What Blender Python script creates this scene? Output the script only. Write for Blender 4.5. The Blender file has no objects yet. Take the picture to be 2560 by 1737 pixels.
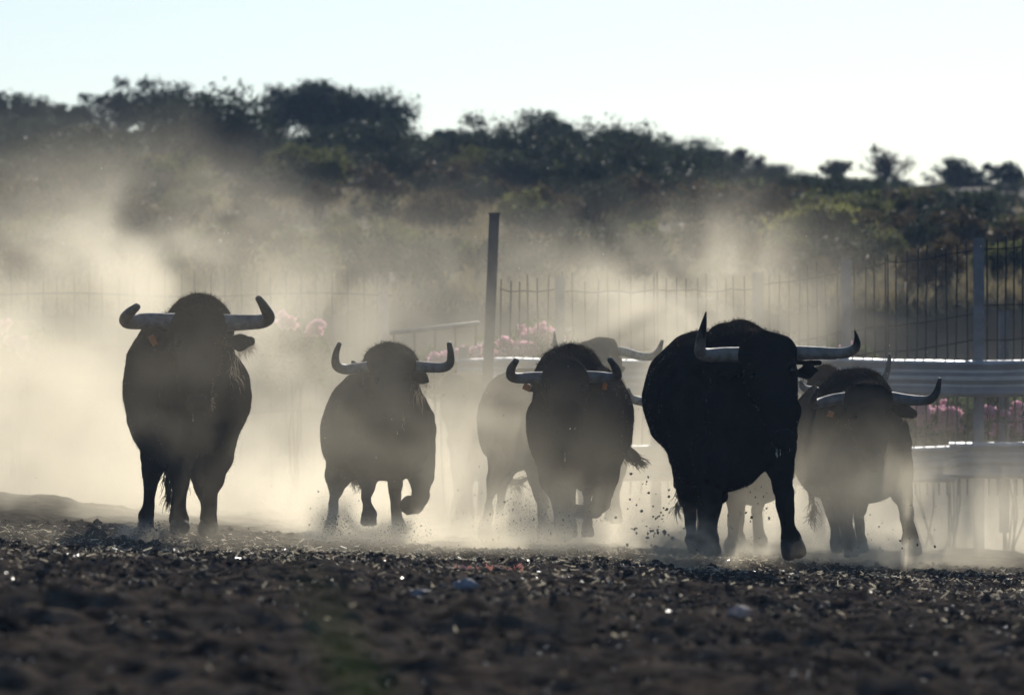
import bpy, bmesh, math, random
import numpy as np
from mathutils import Vector, Matrix

# ------------------------------------------------------------------ render, camera, light
sc = bpy.context.scene
COL = sc.collection
R = math.radians
F = 200.0 / 36.0 * 2560.0          # focal length in photo pixels
HC = 0.75                          # lens height above the ground in front
HY = 1070.0                        # photo row of the horizon
FOCUS = 36.4

sc.render.engine = 'CYCLES'
sc.cycles.use_denoising = True
sc.cycles.use_adaptive_sampling = True
sc.cycles.adaptive_threshold = 0.04
sc.cycles.max_bounces = 6
sc.cycles.diffuse_bounces = 2
sc.cycles.glossy_bounces = 2
sc.cycles.transmission_bounces = 3
sc.cycles.transparent_max_bounces = 8
sc.cycles.volume_bounces = 1
sc.cycles.sample_clamp_indirect = 6.0
sc.cycles.sample_clamp_direct = 12.0
sc.cycles.volume_step_rate = 3.0
sc.cycles.volume_max_steps = 256
sc.view_settings.view_transform = 'Standard'
sc.view_settings.look = 'None'
sc.view_settings.gamma = 1.0
sc.view_settings.exposure = 0.0

cd = bpy.data.cameras.new('camera')
cam = bpy.data.objects.new('camera', cd)
COL.objects.link(cam)
cd.lens = 200.0
cd.sensor_width = 36.0
cd.clip_start = 0.5
cd.clip_end = 3000.0
cam.location = (0, 0, HC)
cam.rotation_euler = (R(90) + math.atan((HY - 868.5) / F), 0, 0)
cd.dof.use_dof = True
cd.dof.focus_distance = FOCUS
cd.dof.aperture_fstop = 4.1
cd.dof.aperture_blades = 0
sc.camera = cam

SUN_EL, SUN_AZ = R(26), R(7)      # azimuth measured from the view direction towards the right
world = bpy.data.worlds.new('World')
sc.world = world
world.use_nodes = True
wn, wl = world.node_tree.nodes, world.node_tree.links
sky = wn.new('ShaderNodeTexSky')
sky.sky_type = 'NISHITA'
sky.sun_disc = False
sky.sun_elevation = SUN_EL
sky.sun_rotation = SUN_AZ
sky.altitude = 700
sky.air_density = 1.0
sky.dust_density = 0.6
sky.ozone_density = 3.7
bg = wn['Background']
bg.inputs['Strength'].default_value = 0.091
wl.new(sky.outputs[0], bg.inputs['Color'])

ld = bpy.data.lights.new('sun', 'SUN')
ld.energy = 3.9
ld.angle = R(0.5)
ld.color = (1.0, 0.95, 0.86)
sun = bpy.data.objects.new('sun', ld)
COL.objects.link(sun)
sdir = Vector((math.sin(SUN_AZ) * math.cos(SUN_EL), math.cos(SUN_AZ) * math.cos(SUN_EL), math.sin(SUN_EL)))
sun.rotation_euler = sdir.to_track_quat('Z', 'Y').to_euler()
sun.location = sdir * 60

rng = np.random.default_rng(7)
random.seed(7)


# ------------------------------------------------------------------ helpers
def P(px, py, d):
    """World point seen at photo pixel (px, py) at distance d."""
    return np.array(((px - 1280.0) / F * d, d, HC + (HY - py) / F * d))


def tag(o, label=None, cat=None, group=None, kind=None):
    if label: o['label'] = label
    if cat: o['category'] = cat
    if group: o['group'] = group
    if kind: o['kind'] = kind
    return o


def mesh_np(name, verts, faces, mat=None, parent=None, smooth=True):
    """verts (n,3); faces: (m,3) or (m,4) array, or list of such arrays, or list of tuples."""
    me = bpy.data.meshes.new(name)
    verts = np.asarray(verts, dtype=np.float32)
    if isinstance(faces, np.ndarray):
        faces = [faces]
    elif len(faces) and not isinstance(faces[0], np.ndarray):
        by = {}
        for f in faces: by.setdefault(len(f), []).append(f)
        faces = [np.array(v) for v in by.values()]
    faces = [f for f in faces if len(f)]
    nl = sum(f.size for f in faces)
    nf = sum(len(f) for f in faces)
    me.vertices.add(len(verts))
    me.vertices.foreach_set('co', verts.ravel())
    me.loops.add(nl)
    me.polygons.add(nf)
    me.loops.foreach_set('vertex_index', np.concatenate([f.ravel() for f in faces]).astype(np.int32))
    st, tot, c = [], [], 0
    for f in faces:
        k = f.shape[1]
        st.append(c + np.arange(len(f)) * k)
        tot.append(np.full(len(f), k))
        c += f.size
    me.polygons.foreach_set('loop_start', np.concatenate(st).astype(np.int32))
    me.polygons.foreach_set('loop_total', np.concatenate(tot).astype(np.int32))
    me.polygons.foreach_set('use_smooth', np.full(nf, smooth))
    me.update(calc_edges=True)
    o = bpy.data.objects.new(name, me)
    COL.objects.link(o)
    if mat: me.materials.append(mat)
    if parent is not None: o.parent = parent
    return o


def empty(name, loc=(0, 0, 0)):
    o = bpy.data.objects.new(name, None)
    o.empty_display_size = 0.2
    o.location = [float(v) for v in loc]
    COL.objects.link(o)
    return o


def hash01(*a):
    h = np.zeros(np.broadcast(*a).shape, dtype=np.uint32)
    for i, v in enumerate(a):
        h = h ^ (np.asarray(v).astype(np.int64).astype(np.uint32) * np.uint32([374761393, 668265263, 2147483647 - 58, 1274126177][i]))
        h = (h ^ (h >> np.uint32(13))) * np.uint32(1274126177)
    h = h ^ (h >> np.uint32(16))
    return (h & np.uint32(0xFFFFFF)).astype(np.float32) / float(0xFFFFFF)


def vnoise2(x, y, seed=0):
    xi, yi = np.floor(x), np.floor(y)
    fx, fy = x - xi, y - yi
    fx = fx * fx * (3 - 2 * fx); fy = fy * fy * (3 - 2 * fy)
    s = np.full_like(xi, seed)
    a = hash01(xi, yi, s); b = hash01(xi + 1, yi, s)
    c = hash01(xi, yi + 1, s); d = hash01(xi + 1, yi + 1, s)
    return (a * (1 - fx) + b * fx) * (1 - fy) + (c * (1 - fx) + d * fx) * fy - 0.5


def sstep(a, b, x):
    t = np.clip((x - a) / (b - a), 0, 1)
    return t * t * (3 - 2 * t)


def mat_new(name):
    m = bpy.data.materials.new(name)
    m.use_nodes = True
    return m, m.node_tree.nodes, m.node_tree.links, m.node_tree.nodes['Principled BSDF']


def mat_simple(name, color, rough=0.7, var=0.35, scale=12.0, bump=0.0, bscale=60.0, spec=0.3, metallic=0.0, color2=None, detail=4.0):
    """Principled surface whose colour wanders between color*(1-var) and color (or color2)."""
    m, n, l, b = mat_new(name)
    tc = n.new('ShaderNodeTexCoord')
    nz = n.new('ShaderNodeTexNoise')
    nz.inputs['Scale'].default_value = scale
    nz.inputs['Detail'].default_value = detail
    l.new(tc.outputs['Object'], nz.inputs['Vector'])
    cr = n.new('ShaderNodeValToRGB')
    cr.color_ramp.elements[0].position = 0.32
    cr.color_ramp.elements[1].position = 0.68
    c2 = color2 if color2 else tuple(c * (1 - var) for c in color)
    cr.color_ramp.elements[0].color = (*c2, 1)
    cr.color_ramp.elements[1].color = (*color, 1)
    l.new(nz.outputs['Fac'], cr.inputs['Fac'])
    l.new(cr.outputs['Color'], b.inputs['Base Color'])
    b.inputs['Roughness'].default_value = rough
    b.inputs['Specular IOR Level'].default_value = spec
    b.inputs['Metallic'].default_value = metallic
    if bump:
        nb = n.new('ShaderNodeTexNoise')
        nb.inputs['Scale'].default_value = bscale
        nb.inputs['Detail'].default_value = 3
        l.new(tc.outputs['Object'], nb.inputs['Vector'])
        bp = n.new('ShaderNodeBump')
        bp.inputs['Strength'].default_value = bump
        bp.inputs['Distance'].default_value = 0.02
        l.new(nb.outputs['Fac'], bp.inputs['Height'])
        l.new(bp.outputs['Normal'], b.inputs['Normal'])
    return m


def mat_leaf(name, ca, cb, trans=0.35, spec=.25):
    """Two-sided leaf: diffuse plus light coming through."""
    m, n, l, b = mat_new(name)
    g = n.new('ShaderNodeNewGeometry')
    mix = n.new('ShaderNodeMix'); mix.data_type = 'RGBA'
    mix.inputs['A'].default_value = (*ca, 1)
    mix.inputs['B'].default_value = (*cb, 1)
    l.new(g.outputs['Random Per Island'], mix.inputs['Factor'])
    l.new(mix.outputs['Result'], b.inputs['Base Color'])
    b.inputs['Roughness'].default_value = 0.55
    b.inputs['Specular IOR Level'].default_value = spec
    t = n.new('ShaderNodeBsdfTranslucent')
    l.new(mix.outputs['Result'], t.inputs['Color'])
    ms = n.new('ShaderNodeMixShader')
    ms.inputs['Fac'].default_value = trans
    l.new(b.outputs[0], ms.inputs[1])
    l.new(t.outputs[0], ms.inputs[2])
    l.new(ms.outputs[0], n['Material Output'].inputs['Surface'])
    return m


def tube(pts, rad, seg=10, cap=True, jitter=0.0):
    """Tube through pts with radii rad -> verts, faces (quads + end fans as quads/tris)."""
    pts = np.asarray(pts, float); rad = np.asarray(rad, float)
    n = len(pts)
    tang = np.gradient(pts, axis=0)
    tang /= np.linalg.norm(tang, axis=1)[:, None] + 1e-9
    up = np.array((0.0, 0.0, 1.0))
    if abs(tang[0] @ up) > 0.9: up = np.array((1.0, 0.0, 0.0))
    u = np.cross(tang[0], up); u /= np.linalg.norm(u)
    V = []
    for i in range(n):
        u = u - tang[i] * (u @ tang[i]); u /= np.linalg.norm(u) + 1e-9
        w = np.cross(tang[i], u)
        a = np.arange(seg) / seg * 2 * np.pi
        r = rad[i] * (1 + jitter * (rng.random(seg) - .5))
        V.append(pts[i] + np.outer(np.cos(a) * r, u) + np.outer(np.sin(a) * r, w))
    V = np.concatenate(V)
    i0 = (np.arange(n - 1)[:, None] * seg + np.arange(seg)[None])
    i1 = (np.arange(n - 1)[:, None] * seg + (np.arange(seg)[None] + 1) % seg)
    Q = np.stack([i0, i1, i1 + seg, i0 + seg], -1).reshape(-1, 4)
    Fs = [Q]
    if cap:
        V = np.concatenate([V, pts[:1] - tang[:1] * rad[0] * .3, pts[-1:] + tang[-1:] * rad[-1] * .5])
        a, b = n * seg, n * seg + 1
        k = np.arange(seg)
        Fs.append(np.stack([np.full(seg, a), (k + 1) % seg, k], -1))
        Fs.append(np.stack([np.full(seg, b), (n - 1) * seg + k, (n - 1) * seg + (k + 1) % seg], -1))
    return V, Fs


def spline(ctrl, n):
    """Catmull-Rom through control rows -> n rows."""
    c = np.asarray(ctrl, float)
    c = np.concatenate([2 * c[:1] - c[1:2], c, 2 * c[-1:] - c[-2:-1]])
    t = np.linspace(0, len(c) - 3 - 1e-6, n)
    i = t.astype(int); f = (t - i)[:, None]
    p0, p1, p2, p3 = c[i], c[i + 1], c[i + 2], c[i + 3]
    return 0.5 * (2 * p1 + (p2 - p0) * f + (2 * p0 - 5 * p1 + 4 * p2 - p3) * f ** 2 + (3 * p1 - p0 - 3 * p2 + p3) * f ** 3)


class Acc:
    """Collects pieces of one mesh."""
    def __init__(s): s.V, s.F, s.n = [], [], 0
    def add(s, V, Fs):
        for f in (Fs if isinstance(Fs, list) else [Fs]): s.F.append(np.asarray(f) + s.n)
        s.V.append(np.asarray(V, float)); s.n += len(V)
    def box(s, c, sz, rotz=0.0):
        c = np.asarray(c, float); h = np.asarray(sz, float) / 2
        k = np.array([(x, y, z) for x in (-1, 1) for y in (-1, 1) for z in (-1, 1)]) * h
        if rotz:
            cs, sn = math.cos(rotz), math.sin(rotz)
            k = np.stack([k[:, 0] * cs - k[:, 1] * sn, k[:, 0] * sn + k[:, 1] * cs, k[:, 2]], -1)
        s.add(k + c, np.array([(0, 1, 3, 2), (4, 6, 7, 5), (0, 4, 5, 1), (2, 3, 7, 6), (0, 2, 6, 4), (1, 5, 7, 3)]))
    def build(s, name, mat, parent=None, smooth=True, origin=None):
        V = np.concatenate(s.V)
        if origin is not None: V = V - np.asarray(origin)
        by = {}
        for f in s.F: by.setdefault(f.shape[1], []).append(f)
        o = mesh_np(name, V, [np.concatenate(v) for v in by.values()], mat, parent, smooth)
        return o


# ------------------------------------------------------------------ the ground
def ground_base(x, y):
    x = np.asarray(x, float); y = np.asarray(y, float)
    z = 0.012 - 0.048 * np.clip(x, -9, 9) - 0.010 * np.clip(y - 36, 0, 12)
    z = z - 0.10 * sstep(43, 50, y) * sstep(1.5, 4, x)
    z = z + 0.16 * np.exp(-((x + 3.9) / 1.1) ** 2 - ((y - 43) / 1.6) ** 2)
    z = z + 0.10 * np.exp(-((x - 3.95) / .55) ** 2 - ((y - 47.6) / .8) ** 2)
    z = z + 0.03 * np.exp(-((x - .85) / 1.1) ** 2 - ((y - 32.0) / .8) ** 2)
    z = z + 0.02 * np.exp(-((x - 1.9) / 1.4) ** 2 - ((y - 31.0) / .8) ** 2)
    z = z + 0.05 * np.exp(-((x + 1.6) / 1.4) ** 2 - ((y - 20.5) / .9) ** 2)
    z = z + 1.6 * sstep(52, 66, y) * 0.25
    z = z - .046 * sstep(26, 31, y) * (1 - sstep(40, 46, y)) - .02 * np.exp(-((x + 2.0) / 1.2) ** 2 - ((y - 34.0) / 2.2) ** 2)
    return z


def ground_rough(x, y):
    a = 0.060 * vnoise2(x * .9, y * .8, 1) + 0.14 * (1 - sstep(19, 27, y)) * vnoise2(x * .7 + 3, y * 1.1, 6) + 0.050 * vnoise2(x * 2.6, y * 2.2, 2)
    b = 0.070 * vnoise2(x * 7, y * 6, 3) + 0.045 * vnoise2(x * 16, y * 14, 4)
    return (a + b) * (1 - .45 * sstep(29, 32.5, y))


def ground_z(x, y):
    return ground_base(x, y) + ground_rough(np.asarray(x, float), np.asarray(y, float))


M_SOIL = mat_simple('soil', (.135, .106, .082), rough=0.95, color2=(.020, .016, .013), scale=9, bump=.8, bscale=90, spec=.0)


def build_ground():
    xs = np.concatenate([-np.geomspace(7, 900, 22)[::-1], np.arange(-6.9, 6.91, .03), np.geomspace(7, 900, 22)])
    ys = np.concatenate([-np.geomspace(1, 400, 14)[::-1], np.linspace(0, 12, 40)[1:], np.arange(12.1, 37, .04), np.arange(37, 52, .12), np.geomspace(52.3, 1500, 40)])
    X, Y = np.meshgrid(xs, ys)
    Z = ground_base(X, Y) + ground_rough(X, Y)
    ny, nx = X.shape
    V = np.stack([X, Y, Z], -1).reshape(-1, 3)
    i = np.arange((ny - 1) * nx).reshape(ny - 1, nx)[:, :-1].ravel()
    Q = np.stack([i, i + 1, i + nx + 1, i + nx], -1)
    o = mesh_np('ground', V, Q, M_SOIL)
    tag(o, kind='structure')
    return o


build_ground()


# ------------------------------------------------------------------ bulls: a smooth blended body from a skeleton
def surface_nets(f, org, h):
    """Zero surface of grid f -> verts, quads (outward normals for f<0 inside)."""
    s = f < 0
    nx, ny, nz = f.shape
    c = np.zeros((nx - 1, ny - 1, nz - 1), np.int8)
    for a in (0, 1):
        for b in (0, 1):
            for d in (0, 1):
                c += s[a:nx - 1 + a, b:ny - 1 + b, d:nz - 1 + d]
    act = (c > 0) & (c < 8)
    ix = np.argwhere(act)
    num = np.full(act.shape, -1, np.int64)
    num[act] = np.arange(len(ix))
    corners = [(a, b, d) for a in (0, 1) for b in (0, 1) for d in (0, 1)]
    val = np.stack([f[ix[:, 0] + a, ix[:, 1] + b, ix[:, 2] + d] for a, b, d in corners], -1)
    acc = np.zeros((len(ix), 3)); cnt = np.zeros(len(ix))
    for p in range(8):
        for q in range(p + 1, 8):
            cp, cq = np.array(corners[p]), np.array(corners[q])
            if np.abs(cp - cq).sum() != 1: continue
            vp, vq = val[:, p], val[:, q]
            m = (vp < 0) != (vq < 0)
            t = np.where(m, vp / np.where(m, vp - vq, 1), 0)[:, None]
            acc += np.where(m[:, None], cp + (cq - cp) * t, 0); cnt += m
    V = (ix + acc / cnt[:, None]) * h + org
    quads = []
    for ax in range(3):
        o1, o2 = (ax + 1) % 3, (ax + 2) % 3
        sl0 = [slice(None)] * 3; sl1 = [slice(None)] * 3
        sl0[ax] = slice(0, -1); sl1[ax] = slice(1, None)
        a, b = s[tuple(sl0)], s[tuple(sl1)]
        for flip, mask in ((False, a & ~b), (True, ~a & b)):
            e = np.argwhere(mask)
            e = e[(e[:, o1] > 0) & (e[:, o2] > 0) & (e[:, o1] < f.shape[o1] - 1) & (e[:, o2] < f.shape[o2] - 1)]
            if not len(e): continue
            def cell(d1, d2):
                k = e.copy(); k[:, o1] -= d1; k[:, o2] -= d2
                return num[k[:, 0], k[:, 1], k[:, 2]]
            q = np.stack([cell(1, 1), cell(0, 1), cell(0, 0), cell(1, 0)], -1)
            if flip: q = q[:, ::-1]
            quads.append(q)
    return V, np.concatenate(quads)


class Body:
    """Collects round cones and ellipsoids in metres and blends them into one skin."""
    def __init__(s): s.pr = []
    def cone(s, a, b, ra, rb, k=.03): s.pr.append(('c', np.array(a, float), np.array(b, float), ra, rb, k))
    def ell(s, c, r, k=.05, rot=0.0): s.pr.append(('e', np.array(c, float), np.array(r, float), rot, 0, k))
    def cut(s, c, r, k=.01): s.pr.append(('s', np.array(c, float), np.array(r, float), 0, 0, k))
    def chain(s, pts, k=.03):
        for p, q in zip(pts[:-1], pts[1:]): s.cone(p[:3], q[:3], p[3], q[3], k)
    def mesh(s, h, wobble=1.0, seed=0):
        lo, hi = np.full(3, 1e9), np.full(3, -1e9)
        bx = []
        for t, a, b, ra, rb, k in s.pr:
            if t == 'c':
                l, u = np.minimum(a - ra, b - rb), np.maximum(a + ra, b + rb)
            else:
                rr = np.array((max(b[0], b[2]), b[1], max(b[0], b[2]))) if ra else b
                l, u = a - rr, a + rr
            bx.append((l, u))
            if t != 's': lo, hi = np.minimum(lo, l), np.maximum(hi, u)
        org = lo - 4 * h
        n = np.ceil((hi - lo) / h).astype(int) + 9
        f = np.full(n, 1.0, np.float32)
        for (t, a, b, ra, rb, k), (l, u) in zip(s.pr, bx):
            m = k + 3 * h
            i0 = np.clip(((l - m - org) / h).astype(int), 0, n - 1); i1 = np.clip(((u + m - org) / h).astype(int) + 2, 1, n)
            X, Y, Z = [(org[j] + h * np.arange(i0[j], i1[j])).astype(np.float32) for j in range(3)]
            X, Y, Z = X[:, None, None], Y[None, :, None], Z[None, None, :]
            if t == 'c':
                ba = b - a; L = float(ba @ ba) + 1e-9
                tt = np.clip(((X - a[0]) * ba[0] + (Y - a[1]) * ba[1] + (Z - a[2]) * ba[2]) / L, 0, 1)
                d = np.sqrt((X - a[0] - tt * ba[0]) ** 2 + (Y - a[1] - tt * ba[1]) ** 2 + (Z - a[2] - tt * ba[2]) ** 2) - (ra + (rb - ra) * tt)
            else:
                dx, dy, dz = X - a[0], Y - a[1], Z - a[2]
                if ra:
                    cs, sn = math.cos(ra), math.sin(ra)
                    dx, dz = dx * cs + dz * sn, -dx * sn + dz * cs
                k0 = np.sqrt((dx / b[0]) ** 2 + (dy / b[1]) ** 2 + (dz / b[2]) ** 2)
                k1 = np.sqrt((dx / b[0] ** 2) ** 2 + (dy / b[1] ** 2) ** 2 + (dz / b[2] ** 2) ** 2) + 1e-6
                d = k0 * (k0 - 1) / k1
            sl = tuple(slice(i0[j], i1[j]) for j in range(3))
            g = f[sl]
            if t == 's':
                d = -d
                hh = np.maximum(k - np.abs(g - d), 0) / k
                f[sl] = np.maximum(g, d) + hh * hh * k * .25
            else:
                hh = np.maximum(k - np.abs(g - d), 0) / k
                f[sl] = np.minimum(g, d) - hh * hh * k * .25
        if wobble:
            X, Y, Z = [(org[j] + h * np.arange(n[j])).astype(np.float32) for j in range(3)]
            X, Y, Z = X[:, None, None], Y[None, :, None], Z[None, None, :]
            w = (np.sin(X * 17 + seed + 2 * np.sin(Z * 9 + Y * 5)) * np.sin(Z * 14 + 1.7 * np.sin(X * 11 + seed)) * np.cos(Y * 13 + Z * 6)
                 + .45 * np.sin(X * 41 + 3 * np.sin(Y * 17)) * np.sin(Z * 37 + seed) * np.sin(Y * 33))
            f += (w * .006 * wobble).astype(np.float32)
        return surface_nets(f, org, h)


def mat_coat(name, col, col2, sheen=.0):
    m, n, l, b = mat_new(name)
    tc = n.new('ShaderNodeTexCoord')
    nz = n.new('ShaderNodeTexNoise'); nz.inputs['Scale'].default_value = 5; nz.inputs['Detail'].default_value = 5
    l.new(tc.outputs['Object'], nz.inputs['Vector'])
    mix = n.new('ShaderNodeMix'); mix.data_type = 'RGBA'
    mix.inputs['A'].default_value = (*col, 1); mix.inputs['B'].default_value = (*col2, 1)
    l.new(nz.outputs['Fac'], mix.inputs['Factor'])
    l.new(mix.outputs['Result'], b.inputs['Base Color'])
    b.inputs['Roughness'].default_value = .72
    b.inputs['Specular IOR Level'].default_value = .0
    b.inputs['Sheen Weight'].default_value = sheen
    b.inputs['Sheen Roughness'].default_value = .4
    b.inputs['Sheen Tint'].default_value = (.55, .45, .36, 1)
    mp = n.new('ShaderNodeMapping'); mp.inputs['Scale'].default_value = (90, 60, 24)
    l.new(tc.outputs['Object'], mp.inputs['Vector'])
    nb = n.new('ShaderNodeTexNoise'); nb.inputs['Scale'].default_value = 1.6; nb.inputs['Detail'].default_value = 4
    l.new(mp.outputs[0], nb.inputs['Vector'])
    bp = n.new('ShaderNodeBump'); bp.inputs['Strength'].default_value = .55; bp.inputs['Distance'].default_value = .01
    l.new(nb.outputs['Fac'], bp.inputs['Height']); l.new(bp.outputs['Normal'], b.inputs['Normal'])
    return m


M_COAT_BLACK = mat_coat('black_coat', (.014, .0125, .011), (.028, .024, .020))
M_COAT_DUSTY = mat_coat('dusty_black_coat', (.018, .016, .014), (.040, .034, .027))
M_COAT_BROWN = mat_coat('dark_brown_coat', (.036, .024, .016), (.020, .014, .011))
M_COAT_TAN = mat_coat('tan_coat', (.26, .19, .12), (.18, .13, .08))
M_HAIR_BLACK = mat_leaf('black_hair', (.030, .026, .022), (.045, .038, .030), .5, .0)
M_HAIR_BROWN = mat_leaf('brown_hair', (.020, .011, .006), (.009, .0055, .0035), .3, .0)
M_HAIR_LIT = mat_leaf('rim_light_hair', (.34, .28, .22), (.20, .16, .12), .6, .3)  # pale strand colour stands in for sunlit rims on the dark coats
M_HAIR_TAIL = mat_leaf('tail_hair', (.22, .155, .085), (.08, .055, .032), .55)
M_HOOF = mat_simple('hoof_horn', (.042, .037, .032), rough=.7, color2=(.018, .016, .015), scale=14, bump=.3, bscale=60)
M_EYE, _n, _l, _b = mat_new('wet_eye'); _b.inputs['Base Color'].default_value = (.006, .005, .004, 1); _b.inputs['Roughness'].default_value = .25
M_NOSE = mat_simple('wet_nose', (.02, .018, .018), rough=.5, var=.4, scale=60, bump=.5, bscale=140, spec=.03)
M_TAG = mat_simple('orange_tag', (.62, .20, .05), rough=.45, var=.2)
M_DROOL, _n, _l, _b = mat_new('drool'); _b.inputs['Base Color'].default_value = (.8, .8, .78, 1); _b.inputs['Roughness'].default_value = .12; _b.inputs['Transmission Weight'].default_value = .4


def mat_horn(name, base, tip, at):
    """Horn: colour along its own length (attribute 'along')."""
    m, n, l, b = mat_new(name)
    a = n.new('ShaderNodeAttribute'); a.attribute_name = 'along'
    tc = n.new('ShaderNodeTexCoord')
    nz = n.new('ShaderNodeTexNoise'); nz.inputs['Scale'].default_value = 22; nz.inputs['Detail'].default_value = 5
    l.new(tc.outputs['Object'], nz.inputs['Vector'])
    ad = n.new('ShaderNodeMath'); ad.operation = 'MULTIPLY_ADD'
    l.new(nz.outputs['Fac'], ad.inputs[0]); ad.inputs[1].default_value = .28; l.new(a.outputs['Fac'], ad.inputs[2])
    cr = n.new('ShaderNodeValToRGB')
    cr.color_ramp.elements[0].position = at + .08; cr.color_ramp.elements[1].position = at + .24
    cr.color_ramp.elements[0].color = (*base, 1); cr.color_ramp.elements[1].color = (*tip, 1)
    l.new(ad.outputs[0], cr.inputs['Fac'])
    mx = n.new('ShaderNodeMix'); mx.data_type = 'RGBA'; mx.blend_type = 'MULTIPLY'; mx.inputs['Factor'].default_value = .7
    l.new(cr.outputs['Color'], mx.inputs['A'])
    c2 = n.new('ShaderNodeValToRGB'); c2.color_ramp.elements[0].color = (.45, .42, .38, 1); c2.color_ramp.elements[0].position = .35; c2.color_ramp.elements[1].position = .6
    l.new(nz.outputs['Fac'], c2.inputs['Fac']); l.new(c2.outputs['Color'], mx.inputs['B'])
    l.new(mx.outputs['Result'], b.inputs['Base Color'])
    b.inputs['Roughness'].default_value = .6
    b.inputs['Specular IOR Level'].default_value = .25
    bp = n.new('ShaderNodeBump'); bp.inputs['Strength'].default_value = .3; bp.inputs['Distance'].default_value = .01
    l.new(nz.outputs['Fac'], bp.inputs['Height']); l.new(bp.outputs['Normal'], b.inputs['Normal'])
    return m


M_HORN_DARK = mat_horn('horn_dark_tip', (.28, .255, .22), (.018, .016, .015), .72)
M_HORN_GREY = mat_horn('horn_grey', (.20, .19, .18), (.10, .085, .07), .6)
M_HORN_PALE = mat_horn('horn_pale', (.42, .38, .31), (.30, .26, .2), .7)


_ic = bmesh.new(); bmesh.ops.create_icosphere(_ic, subdivisions=3, radius=1.0)
ICO3 = np.array([v.co[:] for v in _ic.verts]); ICO3T = np.array([[v.index for v in f.verts] for f in _ic.faces]); _ic.free()


def strands(base, direction, length, width, droop=.35, seg=2, r=None):
    """Thin tapering blades: base (n,3), direction (n,3), length (n,), -> verts, faces. Each bends down by droop."""
    r = r or rng
    n = len(base)
    d = direction / (np.linalg.norm(direction, axis=1)[:, None] + 1e-9)
    side = np.cross(d, r.normal(size=(n, 3))); side /= np.linalg.norm(side, axis=1)[:, None] + 1e-9
    L = np.asarray(length)[:, None]; w = np.asarray(width).reshape(-1, 1) * np.ones((n, 1))
    mid = base + d * L * .55 + np.array((0, 0, -1.)) * L * droop * .25
    end = base + d * L * .95 + np.array((0, 0, -1.)) * L * droop
    V = np.stack([base - side * w * .5, base + side * w * .5, mid + side * w * .35, mid - side * w * .35, end], 1).reshape(-1, 3)
    i = np.arange(n)[:, None] * 5
    return V, [np.concatenate([i, i + 1, i + 2, i + 3], 1), np.concatenate([i + 3, i + 2, i + 4], 1)]


def normals_areas(V, Q):
    n = np.cross(V[Q[:, 2]] - V[Q[:, 0]], V[Q[:, 3]] - V[Q[:, 1]])
    a = np.linalg.norm(n, axis=1)
    return n / (a[:, None] + 1e-12), a * .5


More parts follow.
